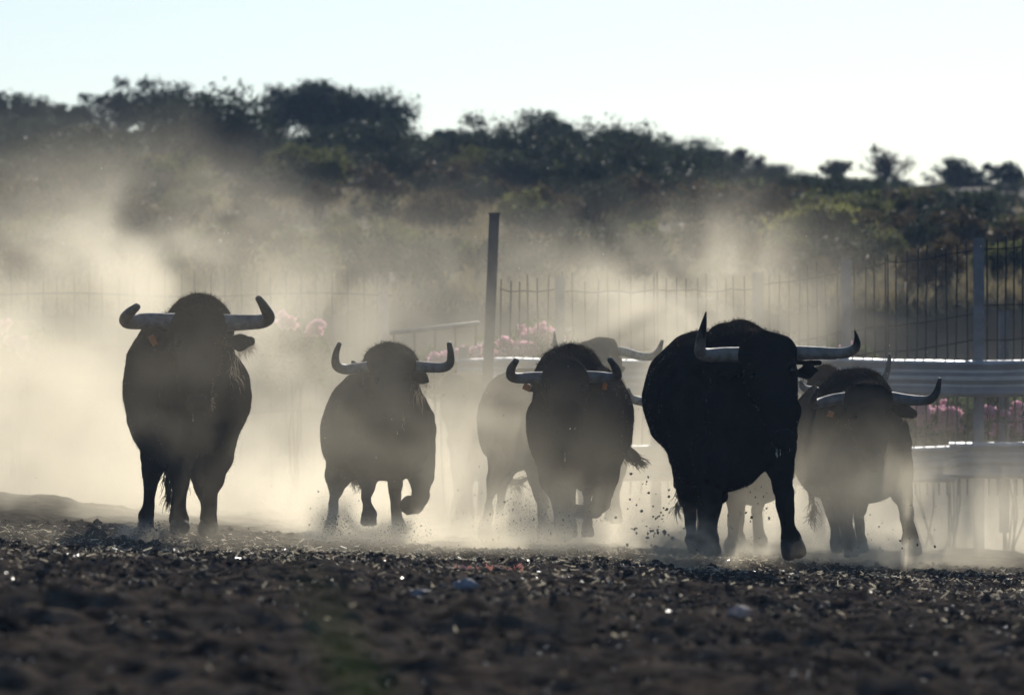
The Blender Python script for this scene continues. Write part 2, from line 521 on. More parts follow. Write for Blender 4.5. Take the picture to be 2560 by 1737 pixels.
class Bull:
    """One animal read off the photograph in crop pixels (origin ox, oy, scale s) at distance d; dy = depth from its shoulders."""
    def __init__(s, crop, d, h=.014, seed=0):
        (s.ox, s.oy), s.s = crop
        s.d, s.h, s.seed = d, h, seed
        s.m = d / F / s.s                       # metres per crop pixel
        s.B = Body(); s.horns = []; s.ear_tags = []; s.tufts = []; s.hooves = []; s.eyes = []; s.fringes = []
        s.r = np.random.default_rng(100 + seed)
    def pt(s, x, y, dy):
        px, py = s.ox + x / s.s, s.oy + y / s.s
        return np.array(((px - 1280) / F * s.d, s.d + dy, HC + (HY - py) / F * s.d))
    def E(s, x, y, dy, rx, rz, ry, k=.09, rot=0):
        s.B.ell(s.pt(x, y, dy), (rx * s.m, ry, rz * s.m), k, rot)
    def C(s, pts, k=.035):
        s.B.chain([(*s.pt(x, y, dy), r * s.m) for x, y, dy, r in pts], k)
    def leg(s, pts, hoof=True, k=.022, flat=None):
        """Last two points are the fetlock and the hoof centre."""
        s.C(pts[:3], k); s.C(pts[2:-1], .012)
        f, g = pts[-2], pts[-1]
        a, b = s.pt(*f[:3]), s.pt(*g[:3])
        s.B.cone(a, a + (b - a) * .55, f[3] * s.m, g[3] * s.m * .85, .02)
        if hoof: s.hooves.append((a, b, g[3] * s.m))
    def head(s, pts, ears=(), eye=True):
        s.C(pts, .06)
        top, mid, low, muz = [s.pt(*p[:3]) for p in pts]
        rt, rm, rl, rz = [p[3] * s.m for p in pts]
        s.muz = (muz, rz, muz - low)
        fwd = np.array((0, -1.0, 0)); ax = muz - top; ax /= np.linalg.norm(ax)
        side = np.cross(ax, fwd); side /= np.linalg.norm(side); front = np.cross(side, ax); front /= np.linalg.norm(front)
        if front[1] > 0: front = -front
        # brow ridges, jaws, nostrils
        for sg in (-1, 1):
            e = mid + side * sg * rm * .80 + front * rm * .52 + ax * rm * .15
            s.B.cone(e - ax * rm * .30 + side * sg * rm * .02, e - ax * rm * .1 + side * sg * rm * .12, rm * .24, rm * .16, .02)
            s.B.cut(e + ax * .004 + front * rm * .12, (rm * .17,) * 3, .015)
            s.eyes.append((e - front * rm * .03, rm * .15))
            s.B.cone(mid + side * sg * rm * .55 - front * rm * .3 + ax * rm * .5, low + side * sg * rl * .35 - front * rl * .3, rm * .45, rl * .5, .03)
            s.B.cut(muz + side * sg * rz * .50 + front * rz * .88 + ax * rz * .05, (rz * .20, rz * .25, rz * .15), .012)
        s.nose = (muz + front * rz * .56 + ax * rz * .20, rz)
        s.B.cone(muz + ax * rz * .5 + front * rz * .1, muz + ax * rz * .55 - front * rz * .3, rz * .62, rz * .5, .02)
        for e in ears: s.C(e, .02)
    def horn(s, pts, mat): s.horns.append(([(*s.pt(*p[:3]), p[3] * s.m) for p in pts], mat))
    def fringe_mesh(s, c, dirn, n, ln, spread):
        bs = c + s.r.normal(size=(n, 3)) * spread
        return strands(bs, np.array(dirn) + s.r.normal(size=(n, 3)) * .35, s.r.uniform(.4, 1.1, n) * ln, .0022, .25, r=s.r)
    def fringe(s, x, y, dy, dirn, n, length, spread, mt): s.fringes.append((s.pt(x, y, dy), dirn, n, length * s.m, np.array(spread) * s.m, mt))
    def tag(s, x, y, dy, w, h_, tilt=0.0): s.ear_tags.append((s.pt(x, y, dy), w * s.m, h_ * s.m, tilt))
    def tuft(s, path, n, spread, length, curl=.3):
        """Tail hair along a path of (x, y, dy)."""
        s.tufts.append(([s.pt(*p) for p in path], n, spread * s.m, length * s.m, curl))
    def finish(s, label, coat, hair_mat, fuzz=5000, crest=900, name='bull', group=None, drool=False, mane_z=None, tailmat=None, cat='bull'):
        V, Q = s.B.mesh(s.h, 1.9, s.seed)
        lo = V.min(0); ctr = np.array((np.median(V[:, 0]), s.d, lo[2]))
        root = empty(name, ctr)
        tag(root, label, cat, group)
        nrm, area = normals_areas(V, Q)
        body = mesh_np('body', V - ctr, Q, coat, root)
        for pts, mat in s.horns:
            sp = spline(pts, 26)
            hv, hf = tube(sp[:, :3], np.maximum(sp[:, 3], .003), 14)
            ho = mesh_np('horn', hv - ctr, hf, mat, root)
            at = ho.data.attributes.new('along', 'FLOAT', 'POINT')
            al = np.concatenate([np.repeat(np.linspace(0, 1, 26), 14), [0, 1]])
            at.data.foreach_set('value', al.astype(np.float32))
        for a, b, r in s.hooves:
            A = Acc()
            ax = b - a; ax /= np.linalg.norm(ax); fw = np.array((0, -1.0, 0)); sd = np.cross(ax, fw); sd /= np.linalg.norm(sd) + 1e-9
            for sg in (-1, 1):
                c0 = b - ax * r * 1.0 + sd * sg * r * .30
                c1 = b + ax * r * .42 + sd * sg * r * .40 + fw * r * .22
                k = np.linspace(0, 1, 6)[:, None]
                pts = c0 + (c1 - c0) * k
                rad = r * np.array((.52, .57, .60, .61, .61, .56))
                tv, tf = tube(pts, rad, 12)
                A.add(tv, tf)
            A.build('hoof', M_HOOF, root, origin=ctr)
        if hasattr(s, 'nose') and cat == 'bull':
            c, rz = s.nose
            d = ICO3 * np.array((.66, .46, .40)) * rz
            d = d * (1 + .05 * np.sin(d[:, :1] * 160) * np.sin(d[:, 2:3] * 190))
            mesh_np('nose', d + c - ctr, ICO3T, M_NOSE, root)
        for c, r in s.eyes:
            bm = bmesh.new(); bmesh.ops.create_icosphere(bm, subdivisions=2, radius=float(r))
            me = bpy.data.meshes.new('eye'); bm.to_mesh(me); bm.free(); me.materials.append(M_EYE)
            for p in me.polygons: p.use_smooth = True
            o = bpy.data.objects.new('eye', me); COL.objects.link(o); o.parent = root; o.location = [float(v) for v in (c - ctr)]
        for c, w, h_, t in s.ear_tags:
            A = Acc(); A.box((0, 0, 0), (w, .004, h_)); A.box((0, -.004, h_ * .3), (w * .25, .004, w * .25))
            o = A.build('ear_tag', M_TAG, root, smooth=False); o.location = [float(v) for v in (c - ctr)]; o.rotation_euler = (R(10), t, R(12))
        if fuzz:
            A = Acc()
            p = area / area.sum()
            k = s.r.choice(len(Q), fuzz, p=p)
            base = V[Q[k]].mean(1); nn = nrm[k]
            g = np.array((0, .25, -.55)); L = s.r.uniform(.008, .022, fuzz)
            A.add(*strands(base - nn * .002, nn * .55 + g * .7 + s.r.normal(size=(fuzz, 3)) * .25, L, .0022, .2, r=s.r))
            # longer hair on the crest of the neck and the forelock
            ztop = V[:, 2].max()
            hmask = (base * 0)
            cen = V[Q].mean(1)
            zc = mane_z if mane_z else ztop - .17
            w = np.where((cen[:, 2] > zc) & (nrm[:, 2] > .05) & (cen[:, 1] < s.d + .5) & (cen[:, 1] > s.d - 1.0), area * (0.15 + np.clip((cen[:, 2] - zc) / .12, 0, 1) ** 2), 0)
            if w.sum() > 0 and crest:
                k = s.r.choice(len(Q), crest, p=w / w.sum())
                L = s.r.uniform(.012, .040, crest)
                A.add(*strands(cen[k] - nrm[k] * .002, nrm[k] * .8 + s.r.normal(size=(crest, 3)) * .35 + np.array((0, .2, .15)), L, .0028, .15, r=s.r))
            for q in s.fringes:
                if q[5] is not M_HAIR_TAIL: A.add(*s.fringe_mesh(*q[:5]))
            A.build('coat_hair', hair_mat, root, origin=ctr)
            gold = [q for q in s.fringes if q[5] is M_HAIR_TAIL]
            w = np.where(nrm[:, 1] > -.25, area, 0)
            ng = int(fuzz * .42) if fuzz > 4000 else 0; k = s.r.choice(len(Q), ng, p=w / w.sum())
            A = Acc(); A.add(*strands(cen[k] - nrm[k] * .001, nrm[k] * .6 + g * .6 + s.r.normal(size=(ng, 3)) * .25, s.r.uniform(.006, .014, ng), .0016, .2, r=s.r))  # sparse pale strands on side and rear skin, rim light put into their colour
            for q in gold: A.add(*s.fringe_mesh(*q[:5]))  # ear, muzzle and neck fringes take the same pale rim-light colour
            if ng: A.build('rim_light_hair', M_HAIR_LIT, root, origin=ctr)
        for path, n, sp_, ln, curl in s.tufts:
            A = Acc()
            pth = spline(path, 24)
            for i in range(n):
                t = s.r.uniform(0, .75); j = int(t * 23)
                st = pth[j] + s.r.normal(size=3) * sp_ * .35
                d0 = pth[min(j + 3, 23)] - pth[max(j - 3, 0)]; d0 = d0 / (np.linalg.norm(d0) + 1e-9)
                q = [st]; dd = d0 + s.r.normal(size=3) * curl
                m = 7
                for _ in range(m):
                    dd = dd + s.r.normal(size=3) * curl * .5 + np.array((0, 0, -.06)); dd /= np.linalg.norm(dd)
                    q.append(q[-1] + dd * ln * s.r.uniform(.6, 1.2) / m)
                q = np.array(q)
                tv, tf = tube(q, np.linspace(.0035, .0012, len(q)), 3, cap=False)
                A.add(tv, tf)
            A.build('tail_hair', tailmat or M_HAIR_TAIL, root, origin=ctr)
        if drool:
            mz, rz, _ = s.muz
            for i in range(drool):
                b0 = mz + np.array((s.r.uniform(-.6, .9) * rz, -rz * s.r.uniform(.3, .8), -rz * s.r.uniform(.8, 1.05)))
                L = s.r.uniform(.012, .07)
                z = np.linspace(0, 1, 6)[:, None]
                pts = b0 + np.array((s.r.normal() * .006, s.r.normal() * .01, -1)) * z * L
                tv, tf = tube(pts, np.array((.0010, .0006, .0005, .0006, .0022, .0016)) * s.r.uniform(.5, 1.3), 6)
                mesh_np('drool', tv - ctr, tf, M_DROOL, root)
        return root


C1, C2, C3, C4, C5 = ((240, 700), 2.3885), ((740, 820), 2.817), ((1150, 800), 2.719), ((1570, 760), 2.390), ((1950, 860), 2.8156)

# --- the big brownish bull
b = Bull(C1, 34.5, .013, 1)
b.E(335, 640, .7, 218, 340, .75); b.E(640, 690, 0, 290, 318, .45); b.E(615, 290, -.05, 200, 205, .45)
b.E(440, 420, .4, 230, 230, .6); b.E(570, 920, -.05, 200, 125, .3); b.E(360, 900, .6, 170, 190, .6)
b.C([(630, 330, -.1, 190), (650, 360, -.6, 150)], .08)
b.leg([(330, 850, 1.0, 150), (300, 1070, .85, 88), (258, 1230, 1.1, 38), (246, 1360, 1.05, 38), (240, 1425, 1.0, 44), (240, 1470, .95, 50)])
b.leg([(520, 850, -.1, 150), (505, 1050, -.05, 88), (505, 1240, -.15, 48), (500, 1360, -.12, 46), (505, 1425, -.12, 56), (512, 1470, -.2, 62)])
b.leg([(480, 900, .9, 120), (540, 1070, .75, 75), (572, 1230, .95, 42), (610, 1350, .9, 38), (625, 1430, .85, 44), (640, 1480, .8, 50)])
b.leg([(740, 850, -.05, 150), (735, 1050, -.05, 88), (702, 1230, -.1, 52), (680, 1350, -.05, 44), (674, 1430, -.05, 50), (672, 1485, -.1, 58)])
b.head([(655, 290, -.75, 135), (655, 420, -.88, 130), (660, 600, -1.0, 102), (665, 730, -1.08, 84)],
       ears=([(840, 375, -.7, 26), (890, 380, -.66, 48), (945, 375, -.62, 30)], [(480, 350, -.7, 30), (420, 375, -.66, 44), (370, 385, -.63, 18)]))
b.C([(575, 290, -.74, 90), (735, 290, -.74, 90)], .05)
b.horn([(530, 262, -.70, 51), (470, 262, -.72, 51), (370, 258, -.74, 49), (285, 262, -.78, 47), (238, 258, -.87, 42), (262, 222, -1.0, 33), (318, 182, -1.12, 21)], M_HORN_GREY)
b.horn([(780, 270, -.70, 52), (840, 268, -.72, 51), (930, 266, -.74, 46), (1020, 262, -.79, 42), (1068, 240, -.88, 37), (1045, 180, -.98, 28), (1015, 132, -1.06, 19)], M_HORN_GREY)
b.tag(388, 372, -.78, 36, 62, R(-30))
b.C([(250, 600, 1.45, 40), (300, 900, 1.5, 22), (345, 1080, 1.5, 22)])
b.tuft([(335, 1060, 1.5), (338, 1180, 1.5), (345, 1300, 1.5), (342, 1370, 1.5)], 150, 30, 120, .22)
b.tuft([(350, 1080, 1.5), (390, 1150, 1.5), (420, 1210, 1.5)], 24, 26, 170, .5)
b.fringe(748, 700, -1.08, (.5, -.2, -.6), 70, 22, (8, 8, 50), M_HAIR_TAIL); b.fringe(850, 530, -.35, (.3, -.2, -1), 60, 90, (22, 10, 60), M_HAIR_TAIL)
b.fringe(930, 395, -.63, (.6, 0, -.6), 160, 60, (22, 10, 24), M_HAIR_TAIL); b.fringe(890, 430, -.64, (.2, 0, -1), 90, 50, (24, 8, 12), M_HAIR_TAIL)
b.fringe(655, 175, -.75, (0, -.3, .6), 200, 36, (55, 10, 14), M_HAIR_BROWN)
b.finish('largest dark brown bull, thick blunt wrapped horns, furry lit ear, standing apart from the herd', M_COAT_BROWN, M_HAIR_BROWN, 7000, 900, drool=1)

# --- the bull with one foreleg folded
b = Bull(C2, 38.0, .014, 2)
b.E(392, 740, .75, 247, 330, .75); b.E(700, 720, 0, 286, 345, .45); b.E(665, 295, -.05, 205, 190, .45)
b.E(470, 520, .45, 230, 210, .6); b.E(580, 930, -.05, 230, 130, .3); b.E(400, 860, .6, 190, 150, .6)
b.C([(675, 340, -.1, 180), (690, 360, -.6, 150)], .08)
b.leg([(330, 880, 1.0, 150), (270, 1050, .85, 92), (232, 1200, 1.1, 34), (226, 1300, 1.05, 28), (212, 1385, 1.0, 40), (205, 1435, .95, 48)])
b.leg([(540, 880, -.1, 130), (510, 1030, -.1, 76), (503, 1190, -.2, 36), (510, 1265, -.2, 40), (518, 1310, -.22, 50), (518, 1350, -.24, 58)])
b.leg([(650, 930, .8, 110), (680, 1100, .75, 52), (678, 1200, .95, 42), (688, 1300, .9, 36), (703, 1390, .85, 42), (712, 1445, .8, 52)])
b.leg([(850, 880, 0, 140), (880, 1050, -.05, 84), (880, 1170, -.2, 58), (838, 1240, -.08, 58), (795, 1250, .05, 58), (790, 1270, .09, 56)])
b.head([(690, 300, -.75, 122), (690, 410, -.88, 120), (692, 560, -1.0, 88), (695, 660, -1.05, 74)],
       ears=([(850, 325, -.68, 26), (895, 355, -.66, 44), (935, 375, -.64, 20)], [(510, 320, -.66, 26), (460, 300, -.63, 26), (412, 245, -.62, 8)]))
b.C([(602, 272, -.74, 84), (780, 272, -.74, 84)], .05)
b.horn([(570, 283, -.70, 41), (520, 284, -.72, 40), (430, 294, -.74, 38), (360, 298, -.78, 35), (312, 272, -.85, 32), (310, 200, -.92, 24), (338, 122, -.97, 15)], M_HORN_GREY)
b.horn([(810, 276, -.70, 41), (860, 280, -.72, 40), (960, 286, -.74, 37), (1045, 286, -.78, 34), (1093, 260, -.84, 30), (1099, 190, -.9, 23), (1089, 122, -.95, 17)], M_HORN_GREY)
b.C([(250, 620, 1.45, 35), (300, 850, 1.5, 20), (350, 1000, 1.5, 20)])
b.tuft([(345, 980, 1.5), (365, 1050, 1.5), (375, 1120, 1.5)], 90, 36, 110, .4)
b.tuft([(370, 1010, 1.5), (410, 1080, 1.5), (450, 1170, 1.5)], 40, 30, 120, .45)
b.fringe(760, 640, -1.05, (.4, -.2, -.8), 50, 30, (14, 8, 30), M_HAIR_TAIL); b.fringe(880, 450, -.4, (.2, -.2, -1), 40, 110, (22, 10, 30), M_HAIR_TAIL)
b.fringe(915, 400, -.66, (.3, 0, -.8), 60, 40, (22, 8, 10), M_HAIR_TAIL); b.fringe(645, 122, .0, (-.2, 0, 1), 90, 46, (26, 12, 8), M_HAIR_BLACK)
b.finish('black bull trotting with one foreleg folded up and tall blunt upright horns', M_COAT_DUSTY, M_HAIR_BLACK, 6000, 800, drool=1)

# --- the bull coming straight on, tail swinging
b = Bull(C3, 37.5, .014, 3)
b.E(780, 720, 0, 330, 400, .45); b.E(935, 680, .8, 262, 370, .7); b.E(748, 385, -.05, 232, 215, .45)
b.E(860, 500, .4, 250, 200, .6); b.E(790, 980, -.05, 230, 150, .3); b.E(900, 920, .6, 190, 140, .6); b.E(828, 1140, .3, 26, 28, .06, .02)
b.C([(735, 430, -.1, 200), (712, 440, -.6, 155)], .08)
b.leg([(640, 900, -.05, 150), (655, 1080, -.05, 108), (680, 1230, -.1, 58), (694, 1330, -.08, 44), (697, 1410, -.08, 50), (702, 1462, -.12, 60)])
b.leg([(960, 900, 0, 140), (985, 1060, -.05, 95), (958, 1220, -.15, 62), (910, 1295, -.05, 50), (835, 1305, .1, 44), (790, 1300, .2, 50)])
b.leg([(700, 900, .9, 120), (750, 1100, .8, 55), (765, 1220, .95, 34), (765, 1330, .9, 30), (765, 1410, .85, 38), (765, 1460, .8, 46)])
b.leg([(950, 900, .9, 140), (895, 1080, .8, 75), (875, 1180, 1.0, 33), (880, 1330, .9, 30), (880, 1410, .88, 38), (880, 1460, .85, 46)])
b.head([(710, 400, -.75, 138), (710, 510, -.9, 130), (705, 690, -1.02, 98), (700, 810, -1.08, 82)],
       ears=([(555, 430, -.68, 26), (510, 455, -.66, 36), (468, 478, -.64, 14)], [(880, 440, -.68, 26), (925, 455, -.66, 34), (985, 470, -.64, 14)]))
b.C([(642, 415, -.74, 80), (782, 415, -.74, 80)], .05)
b.horn([(610, 393, -.70, 43), (560, 397, -.72, 41), (470, 399, -.74, 39), (400, 402, -.78, 36), (350, 390, -.85, 33), (348, 342, -.93, 29), (382, 288, -1.02, 20)], M_HORN_GREY)
b.horn([(810, 390, -.70, 41), (855, 392, -.72, 40), (940, 394, -.74, 38), (1005, 400, -.78, 36), (1052, 388, -.85, 33), (1038, 332, -.93, 28), (1000, 280, -1.02, 18)], M_HORN_GREY)
b.tag(452, 462, -.75, 52, 44, R(25)); b.tag(972, 455, -.75, 30, 48, R(5))
b.C([(1010, 480, 1.45, 30), (1110, 760, 1.5, 22), (1140, 880, 1.5, 36), (1200, 930, 1.5, 40), (1255, 968, 1.5, 16)])
b.tuft([(1110, 880, 1.5), (1170, 920, 1.5), (1230, 955, 1.5), (1290, 985, 1.5)], 220, 48, 90, .2)
b.fringe(755, 182, .0, (.2, 0, 1), 220, 56, (48, 12, 8), M_HAIR_BLACK)
b.finish('black bull head on with bristling crest, orange ear tags and dark tail swinging out', M_COAT_DUSTY, M_HAIR_BLACK, 6000, 1500, drool=1, tailmat=M_HAIR_BLACK)

# --- the black bull in front
b = Bull(C4, 34.0, .012, 4)
b.E(442, 560, .75, 337, 372, .8); b.E(720, 665, 0, 268, 350, .45); b.E(645, 300, -.05, 215, 195, .45)
b.E(450, 370, .55, 200, 215, .6); b.E(510, 890, .5, 245, 240, .6); b.E(600, 970, -.05, 165, 150, .3); b.E(570, 1160, .35, 36, 40, .08, .03)
b.C([(690, 340, -.1, 190), (790, 350, -.6, 150)], .08)
b.leg([(420, 900, 1.0, 160), (395, 1090, .85, 85), (402, 1240, 1.1, 42), (404, 1340, 1.05, 36), (420, 1425, 1.0, 42), (432, 1470, .95, 48)])
b.leg([(560, 950, .9, 120), (510, 1130, .8, 68), (486, 1260, 1.0, 38), (474, 1370, .95, 32), (470, 1430, .92, 38), (470, 1470, .9, 44)])
b.leg([(520, 900, -.05, 150), (502, 1080, -.05, 92), (490, 1230, -.1, 50), (486, 1330, -.05, 40), (492, 1410, -.05, 46), (500, 1465, -.1, 54)])
b.leg([(890, 850, -.1, 118), (905, 1020, -.15, 74), (925, 1180, -.3, 50), (943, 1300, -.32, 43), (953, 1390, -.34, 56), (968, 1462, -.4, 76)])
b.head([(800, 325, -.75, 150), (820, 450, -.88, 142), (858, 640, -1.02, 100), (878, 785, -1.1, 78)],
       ears=([(965, 425, -.70, 30), (1030, 415, -.68, 42), (1082, 402, -.66, 12)], [(640, 400, -.68, 32), (580, 420, -.66, 40), (520, 430, -.62, 12)],
             [(970, 355, -.72, 18), (1050, 362, -.70, 10), (1108, 358, -.69, 5)]))
b.C([(722, 312, -.74, 93), (876, 308, -.74, 92)], .05)
b.horn([(670, 310, -.70, 47), (625, 312, -.72, 46), (540, 311, -.74, 43), (455, 315, -.78, 41), (405, 298, -.85, 36), (404, 228, -.92, 29), (418, 150, -.97, 20), (432, 68, -1.0, 4)], M_HORN_DARK)
b.horn([(920, 304, -.70, 46), (965, 303, -.72, 44), (1080, 302, -.74, 39), (1190, 306, -.78, 35), (1272, 296, -.83, 31), (1312, 266, -.87, 26), (1311, 220, -.92, 15), (1297, 170, -.96, 3)], M_HORN_DARK)
b.C([(320, 420, 1.5, 40), (300, 800, 1.6, 20), (330, 1100, 1.6, 18)])
b.tuft([(340, 1140, 1.6), (345, 1220, 1.6), (340, 1290, 1.6)], 40, 24, 90, .4)
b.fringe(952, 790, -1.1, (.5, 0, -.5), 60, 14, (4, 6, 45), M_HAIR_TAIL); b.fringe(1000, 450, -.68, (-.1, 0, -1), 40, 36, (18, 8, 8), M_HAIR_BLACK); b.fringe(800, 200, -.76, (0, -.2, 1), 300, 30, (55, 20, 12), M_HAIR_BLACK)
b.finish('jet black bull in front of all the others, dark tipped horns, foreleg stretched forward', M_COAT_BLACK, M_HAIR_BLACK, 8000, 1000, drool=4, tailmat=M_HAIR_BROWN)

# --- the dusty bull by the barrier
b = Bull(C5, 37.0, .014, 5)
b.E(362, 670, .7, 270, 395, .75); b.E(640, 710, 0, 280, 385, .45); b.E(510, 365, -.05, 250, 192, .45)
b.E(420, 500, .4, 240, 200, .6); b.E(560, 950, -.05, 230, 150, .3); b.E(380, 900, .6, 180, 180, .6)
b.C([(540, 400, -.1, 200), (570, 430, -.6, 160)], .08)
b.leg([(460, 900, -.05, 150), (440, 1090, -.05, 84), (455, 1240, -.1, 52), (468, 1340, -.08, 44), (486, 1410, -.08, 50), (495, 1460, -.1, 58)])
b.leg([(820, 850, -.05, 120), (850, 1070, -.1, 72), (878, 1210, -.2, 46), (890, 1290, -.2, 46), (905, 1370, -.22, 60), (912, 1440, -.26, 68)])
b.leg([(640, 950, .9, 100), (625, 1120, .8, 48), (620, 1220, 1.0, 36), (622, 1330, .95, 34), (630, 1405, .9, 40), (635, 1455, .85, 48)])
b.leg([(380, 900, .95, 150), (400, 1100, .85, 66), (430, 1240, 1.0, 36), (440, 1350, .95, 32), (450, 1410, .92, 40), (455, 1455, .9, 46)])
b.head([(570, 420, -.75, 148), (575, 545, -.88, 130), (580, 700, -1.0, 92), (585, 805, -1.05, 76)],
       ears=([(440, 460, -.68, 26), (380, 485, -.66, 38), (318, 495, -.64, 14)], [(720, 440, -.68, 28), (800, 460, -.66, 46), (890, 490, -.63, 34)]))
b.C([(506, 396, -.74, 90), (640, 394, -.74, 90)], .05)
b.horn([(460, 380, -.70, 43), (415, 385, -.72, 43), (320, 397, -.74, 39), (240, 417, -.78, 36), (192, 425, -.84, 33), (183, 390, -.9, 25), (209, 320, -.98, 13)], M_HORN_GREY)
b.horn([(680, 378, -.70, 44), (730, 382, -.72, 43), (830, 396, -.74, 39), (920, 402, -.78, 35), (990, 394, -.84, 31), (1031, 340, -.9, 24), (1047, 252, -.96, 13)], M_HORN_GREY)
b.tag(312, 495, -.74, 44, 42, R(20))
b.C([(200, 600, 1.45, 35), (250, 900, 1.5, 20), (310, 1090, 1.5, 20)])
b.tuft([(310, 1070, 1.5), (320, 1180, 1.5), (310, 1300, 1.5)], 60, 40, 130, .35)
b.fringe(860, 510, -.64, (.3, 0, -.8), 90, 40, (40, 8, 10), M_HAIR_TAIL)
b.finish('dust covered black bull nearest the metal barrier, long upswept horns, drooping ear', M_COAT_DUSTY, M_HAIR_BLACK, 5000, 800)

# --- the animals running behind
b = Bull(C3, 41.0, .02, 6)
b.E(362, 690, .6, 250, 350, .85); b.E(480, 700, -.1, 240, 320, .45); b.E(450, 480, -.05, 180, 150, .4)
b.leg([(300, 900, -.1, 120), (238, 1070, -.1, 62), (206, 1190, -.1, 30), (192, 1310, -.1, 34), (178, 1400, -.12, 48), (174, 1455, -.15, 54)])
b.leg([(330, 950, .8, 110), (290, 1090, .75, 50), (275, 1200, .9, 33), (265, 1330, .9, 24), (262, 1410, .9, 34), (262, 1455, .9, 40)])
b.leg([(520, 900, 0, 120), (530, 1080, 0, 66), (560, 1230, -.1, 38), (565, 1340, -.1, 34), (570, 1410, -.1, 44), (570, 1455, -.1, 50)])
b.leg([(560, 900, .9, 110), (600, 1100, .8, 56), (610, 1230, 1, 36), (610, 1340, .95, 32), (610, 1410, .9, 40), (610, 1455, .9, 46)])
b.head([(640, 480, -.7, 110), (645, 570, -.82, 105), (648, 690, -.92, 80), (650, 780, -.97, 66)])
b.horn([(560, 470, -.7, 36), (520, 472, -.72, 32), (490, 455, -.8, 22), (490, 420, -.85, 8)], M_HORN_GREY)
b.horn([(720, 470, -.7, 36), (790, 470, -.72, 32), (850, 440, -.8, 22), (870, 380, -.85, 8)], M_HORN_GREY)
b.C([(300, 600, 1.5, 30), (290, 900, 1.55, 20), (310, 1070, 1.5, 16), (360, 1112, 1.45, 15), (430, 1105, 1.4, 13), (500, 1068, 1.4, 8)])
b.tuft([(310, 1060, 1.5), (350, 1105, 1.45), (430, 1105, 1.4)], 60, 18, 140, .35)
b.finish('grey hazed bull half hidden behind the head on bull, head out of sight', M_COAT_BLACK, M_HAIR_BLACK, 1500, 0, group='bulls behind in the dust')

b = Bull(C3, 45.0, .022, 7)
b.E(950, 300, -.05, 150, 110, .35); b.E(940, 640, 0, 225, 330, .45); b.E(950, 640, .8, 230, 330, .7)
for x, dy in ((830, -.1), (1060, -.05), (860, .9), (1040, .95)):
    b.leg([(x, 850, dy, 110), (x, 1030, dy, 60), (x, 1150, dy + .08, 34), (x, 1240, dy + .03, 28), (x, 1310, dy, 36), (x, 1350, dy - .04, 44)])
b.head([(950, 245, -.75, 118), (955, 370, -.88, 110), (958, 520, -1.0, 82), (960, 620, -1.05, 68)], ears=([(1040, 330, -.7, 24), (1080, 340, -.68, 26), (1110, 330, -.67, 8)],))
b.C([(840, 185, -.72, 30), (1000, 180, -.72, 45)], .05)
b.horn([(1050, 218, -.7, 34), (1110, 226, -.72, 32), (1200, 252, -.74, 29), (1285, 256, -.78, 26), (1330, 222, -.84, 22), (1355, 150, -.9, 11)], M_HORN_PALE)
b.horn([(860, 220, -.7, 34), (800, 228, -.72, 31), (720, 240, -.74, 28), (660, 228, -.8, 25), (640, 170, -.86, 18), (636, 88, -.92, 4)], M_HORN_PALE)
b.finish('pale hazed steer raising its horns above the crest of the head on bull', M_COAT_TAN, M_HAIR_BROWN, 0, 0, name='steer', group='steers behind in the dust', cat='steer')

b = Bull(C4, 41.0, .02, 8)
b.E(800, 820, .4, 260, 365, .9); b.E(560, 760, -.1, 230, 320, .5); b.E(480, 560, -.2, 170, 150, .4); b.E(770, 1130, .5, 80, 62, .2)
b.leg([(640, 960, -.1, 120), (638, 1130, -.1, 66), (632, 1270, -.1, 38), (622, 1370, -.1, 32), (618, 1430, -.12, 42), (616, 1470, -.14, 48)])
b.leg([(740, 960, .9, 110), (716, 1120, .9, 56), (700, 1250, 1, 34), (692, 1360, .95, 30), (690, 1430, .9, 40), (690, 1470, .9, 44)])
b.leg([(850, 950, .8, 110), (830, 1100, .8, 60), (800, 1250, .9, 34), (812, 1360, .85, 30), (818, 1430, .8, 38), (820, 1470, .8, 44)])
b.leg([(480, 900, 0, 120), (460, 1090, 0, 66), (440, 1250, -.1, 38), (440, 1360, -.1, 32), (440, 1430, -.1, 42), (440, 1470, -.1, 48)])
b.head([(320, 620, -.7, 105), (325, 720, -.82, 100), (330, 850, -.92, 78), (335, 930, -.97, 64)])
b.horn([(260, 590, -.7, 34), (180, 586, -.72, 31), (60, 583, -.76, 27), (0, 560, -.82, 22), (-14, 510, -.88, 8)], M_HORN_PALE)
b.horn([(390, 590, -.7, 34), (460, 590, -.72, 31), (540, 570, -.76, 27), (580, 520, -.82, 18), (585, 470, -.88, 6)], M_HORN_PALE)
b.finish('hazed animal behind the front black bull, only legs, belly and one horn showing', M_COAT_BROWN, M_HAIR_BROWN, 0, 0, group='bulls behind in the dust')

b = Bull(C2, 48.0, .022, 9)
b.E(1165, 430, 0, 190, 112, .4); b.E(1240, 600, 0, 190, 270, .45); b.E(1290, 600, .8, 200, 270, .7)
for x, dy in ((1150, -.1), (1320, -.05), (1220, .9), (1380, .95)):
    b.leg([(x, 800, dy, 90), (x, 1000, dy, 50), (x, 1130, dy + .08, 30), (x, 1250, dy + .03, 25), (x, 1310, dy, 34), (x, 1350, dy - .04, 40)])
b.head([(1120, 420, -.7, 95), (1115, 500, -.8, 88), (1110, 600, -.9, 66), (1110, 660, -.95, 54)], ears=([(1040, 440, -.7, 22), (1000, 455, -.68, 24), (970, 470, -.66, 8)],))
b.finish('faint tan steer almost lost in dust between the folded leg bull and its neighbour', M_COAT_TAN, M_HAIR_BROWN, 0, 0, name='steer', group='steers behind in the dust', cat='steer')

